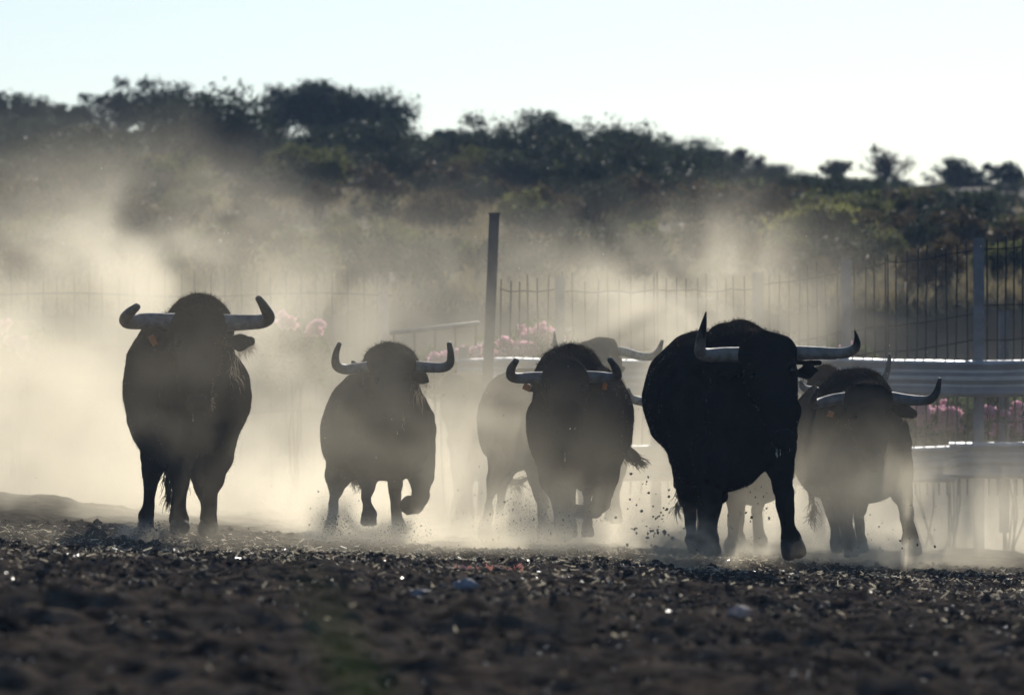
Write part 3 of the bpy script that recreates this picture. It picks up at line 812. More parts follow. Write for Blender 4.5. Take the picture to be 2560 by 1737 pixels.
b = Bull(C5, 42.0, .02, 10)
b.E(320, 290, 0, 130, 145, .4); b.E(380, 640, 0, 255, 380, .45); b.E(330, 680, .8, 235, 375, .7)
for x, dy in ((420, -.1), (560, -.05), (450, .9), (610, .95)):
    b.leg([(x, 850, dy, 110), (x, 1060, dy, 60), (x, 1200, dy + .08, 34), (x, 1320, dy + .03, 28), (x, 1390, dy, 38), (x, 1440, dy - .04, 44)])
b.head([(430, 340, -.75, 110), (435, 440, -.88, 105), (438, 560, -1.0, 80), (440, 640, -1.05, 66)])
b.horn([(500, 320, -.7, 36), (560, 318, -.72, 33), (640, 300, -.76, 29), (690, 240, -.82, 24), (710, 150, -.88, 17), (712, 82, -.92, 12)], M_HORN_PALE)
b.horn([(360, 320, -.7, 36), (300, 322, -.72, 33), (200, 330, -.76, 29), (130, 315, -.8, 24), (95, 270, -.85, 14)], M_HORN_PALE)
b.finish('pale hazed animal with bristly hump peering over the bull by the barrier', M_COAT_BROWN, M_HAIR_BROWN, 800, 800, group='bulls behind in the dust')


# ------------------------------------------------------------------ the hill behind
_SKY_PX = np.array((-3000, 0, 560, 700, 1100, 1250, 1500, 1700, 1900, 2200, 2560, 6000), float)
_SKY_PY = np.array((290, 318, 345, 352, 368, 388, 405, 428, 450, 458, 472, 500), float)
YB, YR = 65.5, 125.0


def hill_z(x, y):
    x = np.asarray(x, float); y = np.asarray(y, float)
    py = np.interp(1280 + x / YR * F, _SKY_PX, _SKY_PY)
    zr = HC + (HY - py) / F * YR
    u = np.clip((y - YB) / (YR - YB), 0, 3)
    up = 2.15 + (zr - 2.15) * np.minimum(u, 1) ** .95
    z = np.where(y < YB, -.6 + 2.75 * sstep(62.6, YB, y), up)
    z = z - np.clip(u - 1, 0, 3) * 9
    z = z + np.where(y < YB - .6, .25, .35) * vnoise2(x * .35, y * .22, 11) + .14 * vnoise2(x * 1.3, y * .7, 12)
    return z


M_HILL = mat_simple('dry_hillside', (.12, .092, .055), rough=.95, color2=(.042, .035, .026), scale=1.3, bump=.6, bscale=12, spec=.1, detail=8)
_x = np.concatenate([-np.geomspace(22, 300, 20)[::-1], np.arange(-21, 21.1, .35), np.geomspace(22, 300, 20)])
_y = np.concatenate([np.arange(62, 67, .25), np.arange(67.2, 126, .9), np.geomspace(127, 260, 14)])
X, Y = np.meshgrid(_x, _y)
Z = hill_z(X, Y)
i = np.arange((X.shape[0] - 1) * X.shape[1]).reshape(X.shape[0] - 1, X.shape[1])[:, :-1].ravel()
tag(mesh_np('hill', np.stack([X, Y, Z], -1).reshape(-1, 3), np.stack([i, i + 1, i + X.shape[1] + 1, i + X.shape[1]], -1), M_HILL), kind='structure')

M_BARK = mat_simple('bark', (.09, .07, .052), rough=.9, scale=20, bump=.5)
M_LEAF_DARK = mat_leaf('leaf_dark_green', (.030, .040, .027), (.055, .068, .038), .42, .04)
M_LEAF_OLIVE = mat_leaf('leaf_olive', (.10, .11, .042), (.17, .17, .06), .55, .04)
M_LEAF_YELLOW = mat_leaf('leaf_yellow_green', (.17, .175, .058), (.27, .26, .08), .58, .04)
M_LEAF_BROWN = mat_leaf('leaf_dry', (.085, .062, .036), (.13, .10, .055), .4, .04)


def leaves(centres, radii, per, size, r):
    """Small leaf quads through clumps at centres with radii."""
    n = len(centres) * per
    c = np.repeat(centres, per, 0); rr = np.repeat(radii, per)[:, None]
    p = r.normal(size=(n, 3)); p /= np.linalg.norm(p, axis=1)[:, None]
    p = c + p * rr * (.25 + 1.15 * r.random((n, 1)) ** .9) * np.array((1.15, 1, .9))
    u = r.normal(size=(n, 3)); u /= np.linalg.norm(u, axis=1)[:, None]
    w = np.cross(u, r.normal(size=(n, 3))); w /= np.linalg.norm(w, axis=1)[:, None]
    s = size * r.uniform(.6, 1.4, (n, 1))
    V = np.stack([p - u * s, p + w * s * .45, p + u * s, p - w * s * .45], 1).reshape(-1, 3)
    i = np.arange(n)[:, None] * 4
    return V, np.concatenate([i, i + 1, i + 2, i + 3], 1)


def tree(name, base, W, H, leafmat, seed, clumps=45, per=80, leaf=.055, crown_lo=.15, twigs=14, gap=0.0, flat=1.0, low=False):
    """Trunk with limbs and a crown of leaf clumps; W width, H height."""
    r = np.random.default_rng(seed)
    root = empty(name, base)
    A = Acc()
    ends = []
    nst = 2 if W > H else 1
    for s in range(nst):
        lean = r.normal(size=2) * .12 * W
        top = np.array((lean[0], lean[1], H * .6))
        st = np.array((r.normal() * .05 * W, r.normal() * .05 * W, -.15))
        pts = spline([st, st * .4 + top * .35 + r.normal(size=3) * .04 * W, top], 8)
        A.add(*tube(pts, np.linspace(.035 * H + .02, .016 * H, 8), 7, jitter=.15))
        for k in range(twigs):
            j = r.integers(2, 8); p0 = pts[j]
            a = r.uniform(0, 2 * np.pi)
            e = np.array((math.cos(a) * W * .5 * r.uniform(.35, .95), math.sin(a) * W * .45 * r.uniform(.3, .9), H * r.uniform(.45, 1.0)))
            q = spline([p0, (p0 + e) / 2 + r.normal(size=3) * .06 * W, e], 6)
            A.add(*tube(q, np.linspace(.018 * H, .006 * H, 6), 5))
            ends.append(e)
    fine = []
    if gap >= .3:
        for k in range(34):
            a = r.uniform(0, 2 * np.pi); sp_ = abs(r.normal()) * .33
            e = np.array((math.cos(a) * W * min(sp_, .5), math.sin(a) * W * min(sp_, .5), H * r.uniform(.55, 1.0) * (1 - .5 * min(sp_, .5))))
            o_ = np.array((e[0] * .12, e[1] * .12, H * r.uniform(.02, .3)))
            q = spline([o_, o_ + (e - o_) * .55 + r.normal(size=3) * .03 * W + np.array((0, 0, -.03 * H)), e], 6)
            A.add(*tube(q, np.linspace(.009 * H, .0035 * H, 6), 4))
            for _ in range(3):
                b0 = q[r.integers(2, 5)]
                A.add(*tube([b0, b0 + (e - o_) * .18 + r.normal(size=3) * .05 * W, b0 + (e - o_) * .34 + r.normal(size=3) * .07 * W], (.005 * H, .004 * H, .0025 * H), 4))
            fine += [q[3], q[4], q[5], q[5] + r.normal(size=3) * .03 * W]
    A.build('trunk', M_BARK, root)
    cc = []
    if gap >= .3: clumps = int(clumps * .45)
    lobes = [(r.uniform(-.32, .32) * W, r.uniform(-.3, .3) * W, r.uniform(.12 if low else .45, .55 if low else .8) * H, r.uniform(.16, .30) * W) for _ in range(7)]
    while len(cc) < clumps:
        lx, ly, lz, lr = lobes[r.integers(len(lobes))]
        p = np.array((lx, ly, lz)) + r.normal(size=3) * np.array((lr, lr, min(lr, H * .22) * flat)) * .62
        dome = H * (1 - .45 * min(1, (abs(p[0]) / (W * .5)) ** 2)) * (1 if gap > .15 else 1 - .3 * min(1, (abs(p[0]) / (W * .5)) ** 1.5))
        if crown_lo * H < p[2] < dome and abs(p[0]) < W * .5: cc.append(p)
    cc = np.array(cc + [e for e in ends if r.random() > max(gap, .55)])
    rad = r.uniform(.07, .19, len(cc)) * (W * .5 + H * .5) * (1 - .35 * gap)
    V, Q = leaves(cc, rad, per, leaf, r)
    ns = int(40 + 60 * gap)
    k = r.integers(0, len(cc), ns)
    tw = np.stack([r.normal(size=ns) * .5, r.normal(size=ns) * .5, r.uniform(.3, 1.2, ns)], -1)
    tv, tf = strands(cc[k], tw, r.uniform(.10, .26, ns) * min(W, H * 1.3), .014, .05, r=r)
    A = Acc(); A.add(V, Q); A.add(tv, tf)
    if fine:
        fine = np.array(fine)
        V2, Q2 = leaves(fine, r.uniform(.02, .05, len(fine)) * (W + H), max(4, int(16 * (1 - gap))), leaf * .8, r)
        A.add(V2, Q2)
    A.build('crown', leafmat, root, smooth=False)
    return root


def copy_tree(o, parent=None):
    c = o.copy(); COL.objects.link(c)
    if parent is not None: c.parent = parent
    for ch in [x for x in o.children]: copy_tree(ch, c)
    return c


def on_hill(px, d):
    x = (px - 1280) / F * d
    return np.array((x, d, float(hill_z(x, d))))


SKYLINE = [  # px, d, width px, top py, leaf, clumps, per, gap, label
    (20, 122, 210, 236, M_LEAF_DARK, 46, 80, .2, 'dark tree cut by the frame edge on the highest end of the ridge'),
    (185, 124, 130, 285, M_LEAF_DARK, 14, 50, .6, 'thin wispy bush in the dip beside the edge tree on the ridge'),
    (300, 123, 200, 245, M_LEAF_DARK, 40, 80, .3, 'dark ridge tree with sky showing through its low side'),
    (410, 122, 230, 208, M_LEAF_DARK, 48, 80, .35, 'tall ragged double crowned tree with holes of sky, above the big brown bull'),
    (565, 124, 90, 280, M_LEAF_DARK, 9, 40, .7, 'spindly sapling alone in the gap between two large ridge trees'),
    (690, 122, 150, 232, M_LEAF_DARK, 26, 60, .6, 'sparse twiggy tree leaning against the broad domed tree'),
    (800, 120, 240, 212, M_LEAF_DARK, 70, 100, .0, 'peaked dense crown of the broad domed tree group'),
    (930, 119, 260, 245, M_LEAF_DARK, 70, 100, .0, 'sloping dense tree on the downhill flank of the domed group'),
    (1130, 121, 150, 345, M_LEAF_DARK, 30, 80, .1, 'flat topped dark bush just downhill of the domed trees'),
    (1190, 122, 90, 325, M_LEAF_DARK, 8, 40, .7, 'bush with two thin leafless sprays poking into the sky'),
    (1375, 119, 190, 297, M_LEAF_DARK, 46, 90, .1, 'dark tree with a blunt knob top mid ridge above the two horned heads'),
    (1460, 119, 130, 340, M_LEAF_DARK, 30, 80, .1, 'dense bush filling the saddle between the knob tree and its neighbour'),
    (1545, 120, 160, 328, M_LEAF_DARK, 36, 80, .2, 'dark wind swept bush last of the dense mid ridge clump'),
    (1740, 122, 160, 368, M_LEAF_DARK, 22, 50, .45, 'round see-through bush with sky between its branches'),
    (1845, 122, 130, 398, M_LEAF_BROWN, 16, 50, .6, 'low brown twiggy bush on the downhill side of the round see-through bush'),
    (2090, 123, 90, 422, M_LEAF_BROWN, 4, 26, .8, 'smallest bare bush on the bald stretch of ridge'),
    (2210, 122, 140, 372, M_LEAF_BROWN, 5, 26, .85, 'bare fan shaped leafless tree on the bald ridge above the fence'),
    (2390, 121, 160, 398, M_LEAF_DARK, 18, 44, .5, 'open branched tree above the tall fence post'),
    (2525, 121, 130, 440, M_LEAF_DARK, 30, 70, .2, 'low dark bush where the ridge leaves the frame above the fence'),
]
for k, (px, d, w, top, lm, cl, per, gap, lab) in enumerate(SKYLINE):
    base = on_hill(px, d)
    W = w / F * d; ztop = HC + (HY - top) / F * d
    t = tree('tree', base - np.array((0, 0, .05)), W, max(ztop - base[2], .5) * 1.06, lm, 500 + k, cl, per, .055, twigs=16 if gap > .5 else 9, gap=gap, low=px > 1700, crown_lo=.02 if px > 1700 else .15)
    tag(t, lab, 'tree', 'trees along the ridge')

# lit and mid slope bushes that stand out
MID = [
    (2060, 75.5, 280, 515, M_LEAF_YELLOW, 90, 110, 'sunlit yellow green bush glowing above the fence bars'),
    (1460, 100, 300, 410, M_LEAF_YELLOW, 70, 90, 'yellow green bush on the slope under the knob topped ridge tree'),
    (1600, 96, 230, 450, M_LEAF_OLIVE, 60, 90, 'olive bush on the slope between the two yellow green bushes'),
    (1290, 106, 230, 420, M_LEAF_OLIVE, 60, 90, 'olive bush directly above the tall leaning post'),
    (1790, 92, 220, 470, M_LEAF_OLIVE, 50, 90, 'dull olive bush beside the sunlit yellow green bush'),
    (470, 104, 260, 390, M_LEAF_OLIVE, 50, 90, 'olive bush on the slope under the ridge gap by the spindly sapling'),
    (2420, 88, 260, 480, M_LEAF_DARK, 60, 90, 'large dark bush behind the tall fence post'),
]
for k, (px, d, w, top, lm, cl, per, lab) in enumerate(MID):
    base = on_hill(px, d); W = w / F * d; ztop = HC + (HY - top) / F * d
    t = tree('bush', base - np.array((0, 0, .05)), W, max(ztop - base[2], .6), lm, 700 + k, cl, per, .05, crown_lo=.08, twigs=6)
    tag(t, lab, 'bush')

# the thicket on the slope: four kinds of shrub, copied
KINDS = []
for k, (lm, W, H, cl) in enumerate(((M_LEAF_DARK, 2.6, 1.5, 60), (M_LEAF_DARK, 2.0, 1.2, 50), (M_LEAF_OLIVE, 2.2, 1.2, 50), (M_LEAF_DARK, 3.2, 1.7, 75))):
    KINDS.append(tree('shrub', (0, 0, 0), W, H, lm, 800 + k, cl, 85, .055, crown_lo=.03, twigs=6))
    tag(KINDS[-1], ('dark low shrub in the thicket on the slope', 'dark small shrub in the thicket on the slope', 'olive tinted shrub in the thicket on the slope', 'dark wide shrub in the thicket on the slope')[k],
        'shrub', ('dark low thicket shrubs', 'dark small thicket shrubs', 'olive thicket shrubs', 'dark wide thicket shrubs')[k])
used = [False] * 4
r = np.random.default_rng(21)
spots = []
for row_d, step, lo, hi in ((122.5, 44, 1640, 2640), (119.5, 50, 1640, 2640), (114, 60, 1850, 2640), (115, 75, -80, 1330), (111, 80, -80, 1850), (105.5, 85, -80, 1880), (101, 105, -80, 2640), (96.5, 130, -80, 800), (96.5, 150, 1250, 2640), (91, 190, 1500, 2640), (89, 210, -80, 560)):
    px = lo + r.uniform(0, 60)
    while px < hi:
        spots.append((px, row_d + r.uniform(-2.5, 2.5))); px += step * r.uniform(.75, 1.25)
for n_, (px, d) in enumerate(spots):
    k = int(r.choice(4, p=(.3, .25, .2, .25)))
    o = KINDS[k] if not used[k] else copy_tree(KINDS[k])
    used[k] = True
    base = on_hill(px, d)
    o.location = [float(v) for v in base - np.array((0, 0, .08))]
    o.rotation_euler = (0, 0, float(r.uniform(0, 6.28)))
    s = float(r.uniform(.75, 1.2)) * (.36 if d > 111 and px > 1800 else .42 if d > 105 else .62 if d > 98 else .8) * (1.0 if px < 1750 else .5)
    wd_ = 1.5 if d > 111 and px > 1640 else 1.0
    o.scale = (s * wd_, s * wd_, s * float(r.uniform(.8, 1.1)))

# small weeds on the dry grass slope
SK = []
for k, (lm, W, H) in enumerate(((M_LEAF_BROWN, .9, .6), (M_LEAF_OLIVE, .8, .5), (M_LEAF_DARK, 1.1, .6))):
    SK.append(tree('scrub_plant', (0, 0, 0), W, H, lm, 850 + k, 22, 50, .04, crown_lo=.03, twigs=5))
    tag(SK[-1], ('dry brown scrub plant on the grassy slope', 'olive scrub plant on the grassy slope', 'dark scrub plant on the grassy slope')[k], 'scrub',
        ('dry scrub on the grassy slope', 'olive scrub on the grassy slope', 'dark scrub on the grassy slope')[k])
us = [False] * 3
for _ in range(170):
    px, d = r.uniform(-50, 2600), r.uniform(66.2, 93)
    k = int(r.integers(3))
    o = SK[k] if not us[k] else copy_tree(SK[k]); us[k] = True
    o.location = [float(v) for v in on_hill(px, d)]
    o.rotation_euler = (0, 0, float(r.uniform(0, 6.28))); s = float(r.uniform(.5, 1.2)); o.scale = (s, s, s)


def blades(n, xf, yf, zf, lo, hi, w, r, lean=.35):
    x = xf(n); y = yf(n); z = zf(x, y)
    base = np.stack([x, y, z], -1)
    d = r.normal(size=(n, 3)) * lean + np.array((0, 0, 1.))
    return strands(base, d, r.uniform(lo, hi, n), w, .12, r=r)


M_DRYGRASS = mat_leaf('dry_grass', (.32, .26, .14), (.20, .165, .09), .45, .04)
r = np.random.default_rng(31)
N = 44000
yy = YB - .4 + 30 * r.random(N) ** 1.5
xx = (r.uniform(-150, 2700, N) - 1280) / F * yy
keep = vnoise2(xx * .7, yy * .35, 41) > -.18
xx, yy = xx[keep], yy[keep]
V, Fs = blades(len(xx), lambda n: xx, lambda n: yy, hill_z, .12, .36, .02, r)
tag(mesh_np('dry_grass', V, Fs, M_DRYGRASS, smooth=False), kind='stuff')

# ------------------------------------------------------------------ fence, barrier, posts
M_IRON = mat_simple('rusty_iron', (.020, .016, .015), rough=.85, color2=(.010, .009, .009), scale=30, spec=.35)
M_POST = mat_simple('grey_painted_steel', (.20, .205, .22), rough=.6, color2=(.12, .123, .135), scale=9, bump=.15, bscale=40)
M_ZINC = mat_simple('weathered_zinc', (.42, .425, .44), rough=.40, color2=(.29, .295, .31), scale=5, bump=.12, bscale=18, metallic=.55, spec=.5)

# the line of barrier and fence, as (photo column, distance)
LINE = np.array(((1120, 49.0), (1400, 48.9), (1700, 48.8), (1895, 48.7), (2115, 48.5), (2447, 48.0), (2760, 47.4)))


def line_pt(px, off=0.0):
    d = np.interp(px, LINE[:, 0], LINE[:, 1]) + off
    return np.array(((px - 1280) / F * d, d))


TOPS = np.array(((1120, 2.05), (1640, 2.06), (1895, 2.06), (2115, 2.19), (2447, 2.35), (2760, 2.42)))


def fence_panel(A, px0, px1, step_m, bottom, off, r, wires):
    tp = lambda t: float(np.interp(px0 + (px1 - px0) * t, TOPS[:, 0], TOPS[:, 1]))
    p0, p1 = line_pt(px0, off), line_pt(px1, off)
    n = max(int(np.linalg.norm(p1 - p0) / step_m), 2)
    sag = lambda t: -.015 * math.sin(math.pi * t)
    for i in range(n + 1):
        t = i / n; p = p0 + (p1 - p0) * t
        j = r.normal() * .012
        top = tp(t); zt = top + sag(t) + r.normal() * .02
        A.add(*tube([(p[0] + j, p[1], bottom), (p[0] + r.normal() * .008, p[1], (top + bottom) / 2), (p[0] - j * .5 + r.normal() * .008, p[1], zt)], (.0078,) * 3, 5))
    for z in wires:
        t = np.linspace(0, 1, 9); z = z + r.normal() * .02
        pts = np.stack([p0[0] + (p1[0] - p0[0]) * t, np.full(9, 0.) + p0[1] + (p1[1] - p0[1]) * t - .008, np.array([tp(q) - z + sag(q) for q in t]) + r.normal(size=9) * .006], -1)
        A.add(*tube(pts, np.full(9, .006), 5))


r = np.random.default_rng(51)
fence = empty('iron_fence', (*line_pt(1895, .35), -.15))
fo = np.array(fence.location)
tag(fence, 'rusty thin barred iron fence on grey posts above the metal barrier', 'fence')
for (a, c, st) in ((1245, 1400, .085), (1400, 1640, .095), (1640, 1895, .085), (1895, 2215, .080), (2215, 2447, .082), (2447, 2760, .080)):
    A = Acc()
    fence_panel(A, a + 4, c - 4, st, .18, .35, r, (.09, .60, .85, 1.55))
    A.build('fence_panel', M_IRON, fence, origin=fo)
for px, top, w in ((1400, 2.06, .085), (1895, 2.09, .095), (2115, 2.19, .085), (2447, 2.36, .085), (2755, 2.40, .085)):
    A = Acc(); p = line_pt(px, .25)
    zg = float(ground_z(p[0], p[1]))
    A.box((p[0], p[1] - .04, (top + zg) / 2 - .1), (w, .012, top - zg + .2)); A.box((p[0], p[1] + .04, (top + zg) / 2 - .1), (w, .012, top - zg + .2)); A.box((p[0], p[1], (top + zg) / 2 - .1), (.012, .068, top - zg + .2))
    A.build('post', M_POST, fence, smooth=False, origin=fo)
for px, top in ((1740, 1.72), (2510, 1.72)):
    A = Acc(); p = line_pt(px, 1.1)
    A.box((p[0], p[1], .75), (.08, .08, top + .45)); A.box((p[0], p[1], top + .99 - .01 - .0), (.001, .001, .001))
    o = A.build('stub', M_POST, None, smooth=False)
    bpy.data.objects.remove(o)
    A = Acc(); A.box((0, 0, 0), (.085, .07, 1.9)); A.box((0, 0, .955), (.10, .085, .012))
    o = A.build('post', M_POST, None, smooth=False); o.location = (float(p[0]), float(p[1]), .80)
    tag(o, 'short grey steel post standing behind the fence by the tall fence post' if px > 2000 else 'short grey steel post behind the fence in thick dust', 'post')

rail = empty('guardrail', (*line_pt(1895, 0), -.15))
ro = np.array(rail.location)
tag(rail, 'two tier corrugated metal guardrail with bright sunlit top edges beside the dusty bull', 'barrier')
PROF = [(.0, .0), (.045, .012), (.055, .035), (.0, .085), (-.0, .105), (.05, .14), (.05, .172), (.0, .205), (.0, .225), (.055, .275), (.045, .298), (.0, .31)]   # (towards camera, up)


def beam(z0, joints, tilt):
    for a, c in zip(joints[:-1], joints[1:]):
        A = Acc(); n = 18
        V = []
        dz0, dz1 = r.normal() * .016, r.normal() * .016
        for k in range(n + 1):
            t = k / n; p = line_pt(a - 8 + (c - a + 16) * t)
            dent = .012 * math.sin(5 * t + a) + .010 * vnoise2(np.array([p[0] * 3.1]), np.array([z0 * 7]), 61)[0]
            for s, u in PROF: V.append((p[0], p[1] - s - (.006 if (joints.index(a) % 2) else 0), z0 + u + dz0 + (dz1 - dz0) * t + dent))
            for s, u in PROF[::-1]: V.append((p[0], p[1] - s + .004 - (.006 if (joints.index(a) % 2) else 0), z0 + u + dz0 + (dz1 - dz0) * t + dent))
        m = 2 * len(PROF)
        i0 = np.arange(n)[:, None] * m + np.arange(m)[None]
        i1 = np.arange(n)[:, None] * m + (np.arange(m)[None] + 1) % m
        A.add(np.array(V), np.stack([i0, i1, i1 + m, i0 + m], -1).reshape(-1, 4))
        A.build('beam', M_ZINC, rail, smooth=False, origin=ro)


beam(1.035, [1150, 1560, 1960, 2290, 2760], 0)
beam(.295, [1150, 1640, 2050, 2380, 2760], 0)
for px in (1160, 1640, 2050, 2760):
    A = Acc(); p = line_pt(px, .13); zg = float(ground_z(p[0], p[1]))
    A.box((p[0], p[1], (1.30 + zg) / 2), (.09, .10, 1.30 - zg + .3)); A.build('post', M_POST, rail, smooth=False, origin=ro)

# tall leaning post, gate, low post
A = Acc()
p0, p1 = P(1215, 960, 47.6), P(1236, 536, 47.6)
sh = (p1 - p0)[[0, 2]]
k = np.array([(x, y, z) for x in (-.043, .043) for y in (-.045, .045) for z in (0, 1.)])
V = np.stack([p0[0] + k[:, 0] + sh[0] * k[:, 2] - sh[0] * .55 * (1 - k[:, 2]) * 1.2, p0[1] + k[:, 1], np.where(k[:, 2] > 0, p1[2], -.4)], -1)
A.add(V, np.array([(0, 1, 3, 2), (4, 6, 7, 5), (0, 4, 5, 1), (2, 3, 7, 6), (0, 2, 6, 4), (1, 5, 7, 3)]))
A.box((p1[0], p1[1], p1[2] + .006), (.10, .105, .012))
o = A.build('steel_post', M_POST, None, smooth=False)
o.data.materials[0] = mat_simple('dark_steel', (.085, .085, .095), rough=.6, color2=(.05, .05, .056), scale=9)
tag(o, 'tallest steel post, leaning slightly, standing alone above the dust mid picture', 'post')

gate = empty('gate', P(1090, 1000, 49.5)); go = np.array(gate.location)
tag(gate, 'low dark gate with one sloping pale top bar beside the tall leaning post', 'gate')
A = Acc(); A.add(*tube([P(975, 832, 49.4), P(1085, 820, 49.4), P(1198, 808, 49.4)], (.02, .02, .02), 8)); A.build('top_bar', M_POST, gate, origin=go)
A = Acc()
for px in np.linspace(985, 1190, 5):
    q0, q1 = P(px, 1040, 49.4), P(px, 832 - (px - 975) * .108 + 4, 49.4)
    A.add(*tube([q0, q1], (.012, .012), 6))
A.add(*tube([P(975, 905, 49.38), P(1198, 890, 49.38)], (.012, .012), 6))
A.build('gate_bars', M_IRON, gate, origin=go)
fl = empty('iron_fence', P(600, 1000, 56)); flo = np.array(fl.location)
tag(fl, 'faint thin barred fence veiled by dust, ending at the square topped post', 'fence')
A = Acc(); rr = np.random.default_rng(77)
for px in np.arange(-120, 960, 38):
    x = (px - 1280) / F * 56
    A.add(*tube([(x, 56, -.1), (x + rr.normal() * .01, 56, 2.28 + rr.normal() * .03)], (.006, .006), 5))
for z in (2.06, 1.55, .9):
    A.add(*tube([((px - 1280) / F * 56, 55.99, z + .02 * math.sin(px * .01)) for px in np.arange(-120, 981, 100)], np.full(12, .007), 5))
A.build('fence_panel', M_IRON, fl, origin=flo)
A = Acc(); q = P(958, 735, 55.8)
A.box((q[0], q[1], (q[2] - .2) / 2), (.09, .09, q[2] + .2)); A.box((q[0], q[1], q[2] + .012), (.12, .12, .02)); A.build('post', M_POST, fl, smooth=False, origin=flo)

# ------------------------------------------------------------------ oleanders
M_LEAF_OLE = mat_leaf('oleander_leaf', (.05, .085, .03), (.10, .13, .05), .45)
M_PINK = mat_leaf('pink_petal', (.95, .46, .60), (.97, .66, .76), .62)
OLE = [  # foliage centre px, py, d, width px, height px; blossom clusters [(px, py, r px)]
    ((30, 900, 53, 190, 170), [(45, 862, 16), (5, 820, 12), (56, 872, 9)], 'pink oleander bush in haze at the picture edge beyond the brown bull'),
    ((735, 880, 52, 190, 170), [(710, 805, 15), (726, 810, 10), (786, 816, 13), (781, 828, 8)], 'pink oleander bush just beside the brown bull horn tip'),
    ((1135, 935, 49.7, 160, 90), [(1085, 898, 9), (1105, 894, 11), (1130, 892, 10), (1150, 890, 12), (1172, 888, 13), (1190, 887, 11)], 'low pink oleander bush under the gate top bar'),
    ((1290, 920, 49.8, 150, 150), [(1237, 893, 12), (1262, 862, 13), (1280, 870, 14), (1300, 868, 14), (1292, 885, 12), (1322, 872, 10)], 'pink oleander bush against the tall leaning post'),
    ((1350, 890, 50.2, 120, 170), [(1322, 843, 13), (1335, 835, 13), (1352, 838, 14), (1368, 836, 14), (1384, 840, 12), (1345, 858, 14), (1370, 858, 12), (1395, 845, 10)], 'tallest pink oleander bush behind the hazy steer horn'),
    ((2120, 920, 52, 110, 110), [(2118, 868, 9), (2130, 872, 6)], 'small oleander with a single pink spot above the front bull horn'),
    ((2320, 1060, 50, 120, 130), [(2300, 1030, 16), (2315, 1022, 12), (2312, 1045, 14), (2296, 1015, 9)], 'pink oleander seen between the barrier beams close to the dusty bull'),
    ((2385, 1070, 50, 120, 120), [(2362, 1030, 12), (2375, 1040, 14), (2388, 1035, 10), (2360, 1055, 14), (2378, 1060, 12), (2352, 1062, 9)], 'pink oleander seen between the barrier beams before the tall fence post'),
    ((2520, 1060, 49.4, 160, 150), [(2462, 1040, 14), (2475, 1030, 12), (2530, 1045, 14), (2545, 1022, 14), (2550, 1062, 12), (2500, 1070, 10)], 'pink oleander seen between the barrier beams past the tall fence post'),
]
for k, ((px, py, d, w, h), bl, lab) in enumerate(OLE):
    r = np.random.default_rng(900 + k)
    q = P(px, py, d); base = np.array((q[0], q[1], float(ground_z(q[0], q[1]))))
    root = empty('oleander_bush', base); tag(root, lab, 'bush')
    m = d / F
    A = Acc()
    for c in bl[:7]:
        e = P(c[0], c[1], d); A.add(*tube(spline([base + r.normal(size=3) * .05, (base + e) / 2 + r.normal(size=3) * .08, e], 6), np.linspace(.012, .004, 6), 5))
    A.build('trunk', M_BARK, root, origin=base)
    n = 55
    cc = q + r.uniform(-.5, .5, (n, 3)) * np.array((w * m, .5, h * m)) * (1 - .3 * r.random((n, 1)))
    V, Q = leaves(cc, np.full(n, .09), 26, .055, r)
    mesh_np('crown', V - base, Q, M_LEAF_OLE, root, smooth=False)
    A = Acc()
    for bx, by, br in bl:
        c = P(bx, by, d - .42)
        cc = c + r.normal(size=(9, 3)) * br * m * .66
        V, Q = leaves(cc, np.full(9, br * m * .5), 34, .030, r); A.add(V, Q)
    A.build('blossom', M_PINK, root, smooth=False, origin=base)

# ------------------------------------------------------------------ loose earth: crumbs, clods, straw
_ico = bmesh.new(); bmesh.ops.create_icosphere(_ico, subdivisions=1, radius=1.0)
ICO_V = np.array([v.co[:] for v in _ico.verts]); ICO_F = np.array([[v.index for v in f.verts] for f in _ico.faces]); _ico.free()
_ico = bmesh.new(); bmesh.ops.create_icosphere(_ico, subdivisions=3, radius=1.0)
ICO3_V = np.array([v.co[:] for v in _ico.verts]); ICO3_F = np.array([[v.index for v in f.verts] for f in _ico.faces]); _ico.free()


def lumps(pos, size, r, squash=.75, rough=.45):
    n = len(pos); k = len(ICO_V)
    sc_ = size[:, None] * r.uniform(.6, 1.3, (n, 3)) * np.array((1, 1, squash))
    a = r.uniform(0, 6.28, n); cs, sn = np.cos(a), np.sin(a)
    v = ICO_V[None] * (1 + rough * (r.random((n, k, 1)) - .5)) * sc_[:, None, :]
    x = v[..., 0] * cs[:, None] - v[..., 1] * sn[:, None]; y = v[..., 0] * sn[:, None] + v[..., 1] * cs[:, None]
    V = np.stack([x, y, v[..., 2]], -1) + pos[:, None, :]
    Fc = (ICO_F[None] + (np.arange(n) * k)[:, None, None]).reshape(-1, 3)
    return V.reshape(-1, 3), Fc


M_CRUMB = mat_simple('soil_crumb', (.110, .085, .065), rough=.85, color2=(.012, .010, .008), scale=14, bump=.5, bscale=120, spec=.03)
r = np.random.default_rng(61)
N = 70000
yy = 15.0 + 25 * r.random(N) ** 1.15
xx = r.uniform(-1, 1, N) * (.095 * yy + .15)
dens = vnoise2(xx * 1.6, yy * .9, 71)
keep = r.random(N) < np.clip(.55 + 1.3 * dens + .35 * sstep(27, 33, yy) * (yy < 33.6), .1, 1) * (.25 + .75 * sstep(18, 26, yy))
xx, yy = xx[keep], yy[keep]
sz = np.clip(r.lognormal(-5.1, .62, len(xx)), .0025, .036)
V, Fc = lumps(np.stack([xx, yy, ground_z(xx, yy) + sz * .3], -1), sz, r)
tag(mesh_np('gravel', V, Fc, M_CRUMB, smooth=False), kind='stuff')

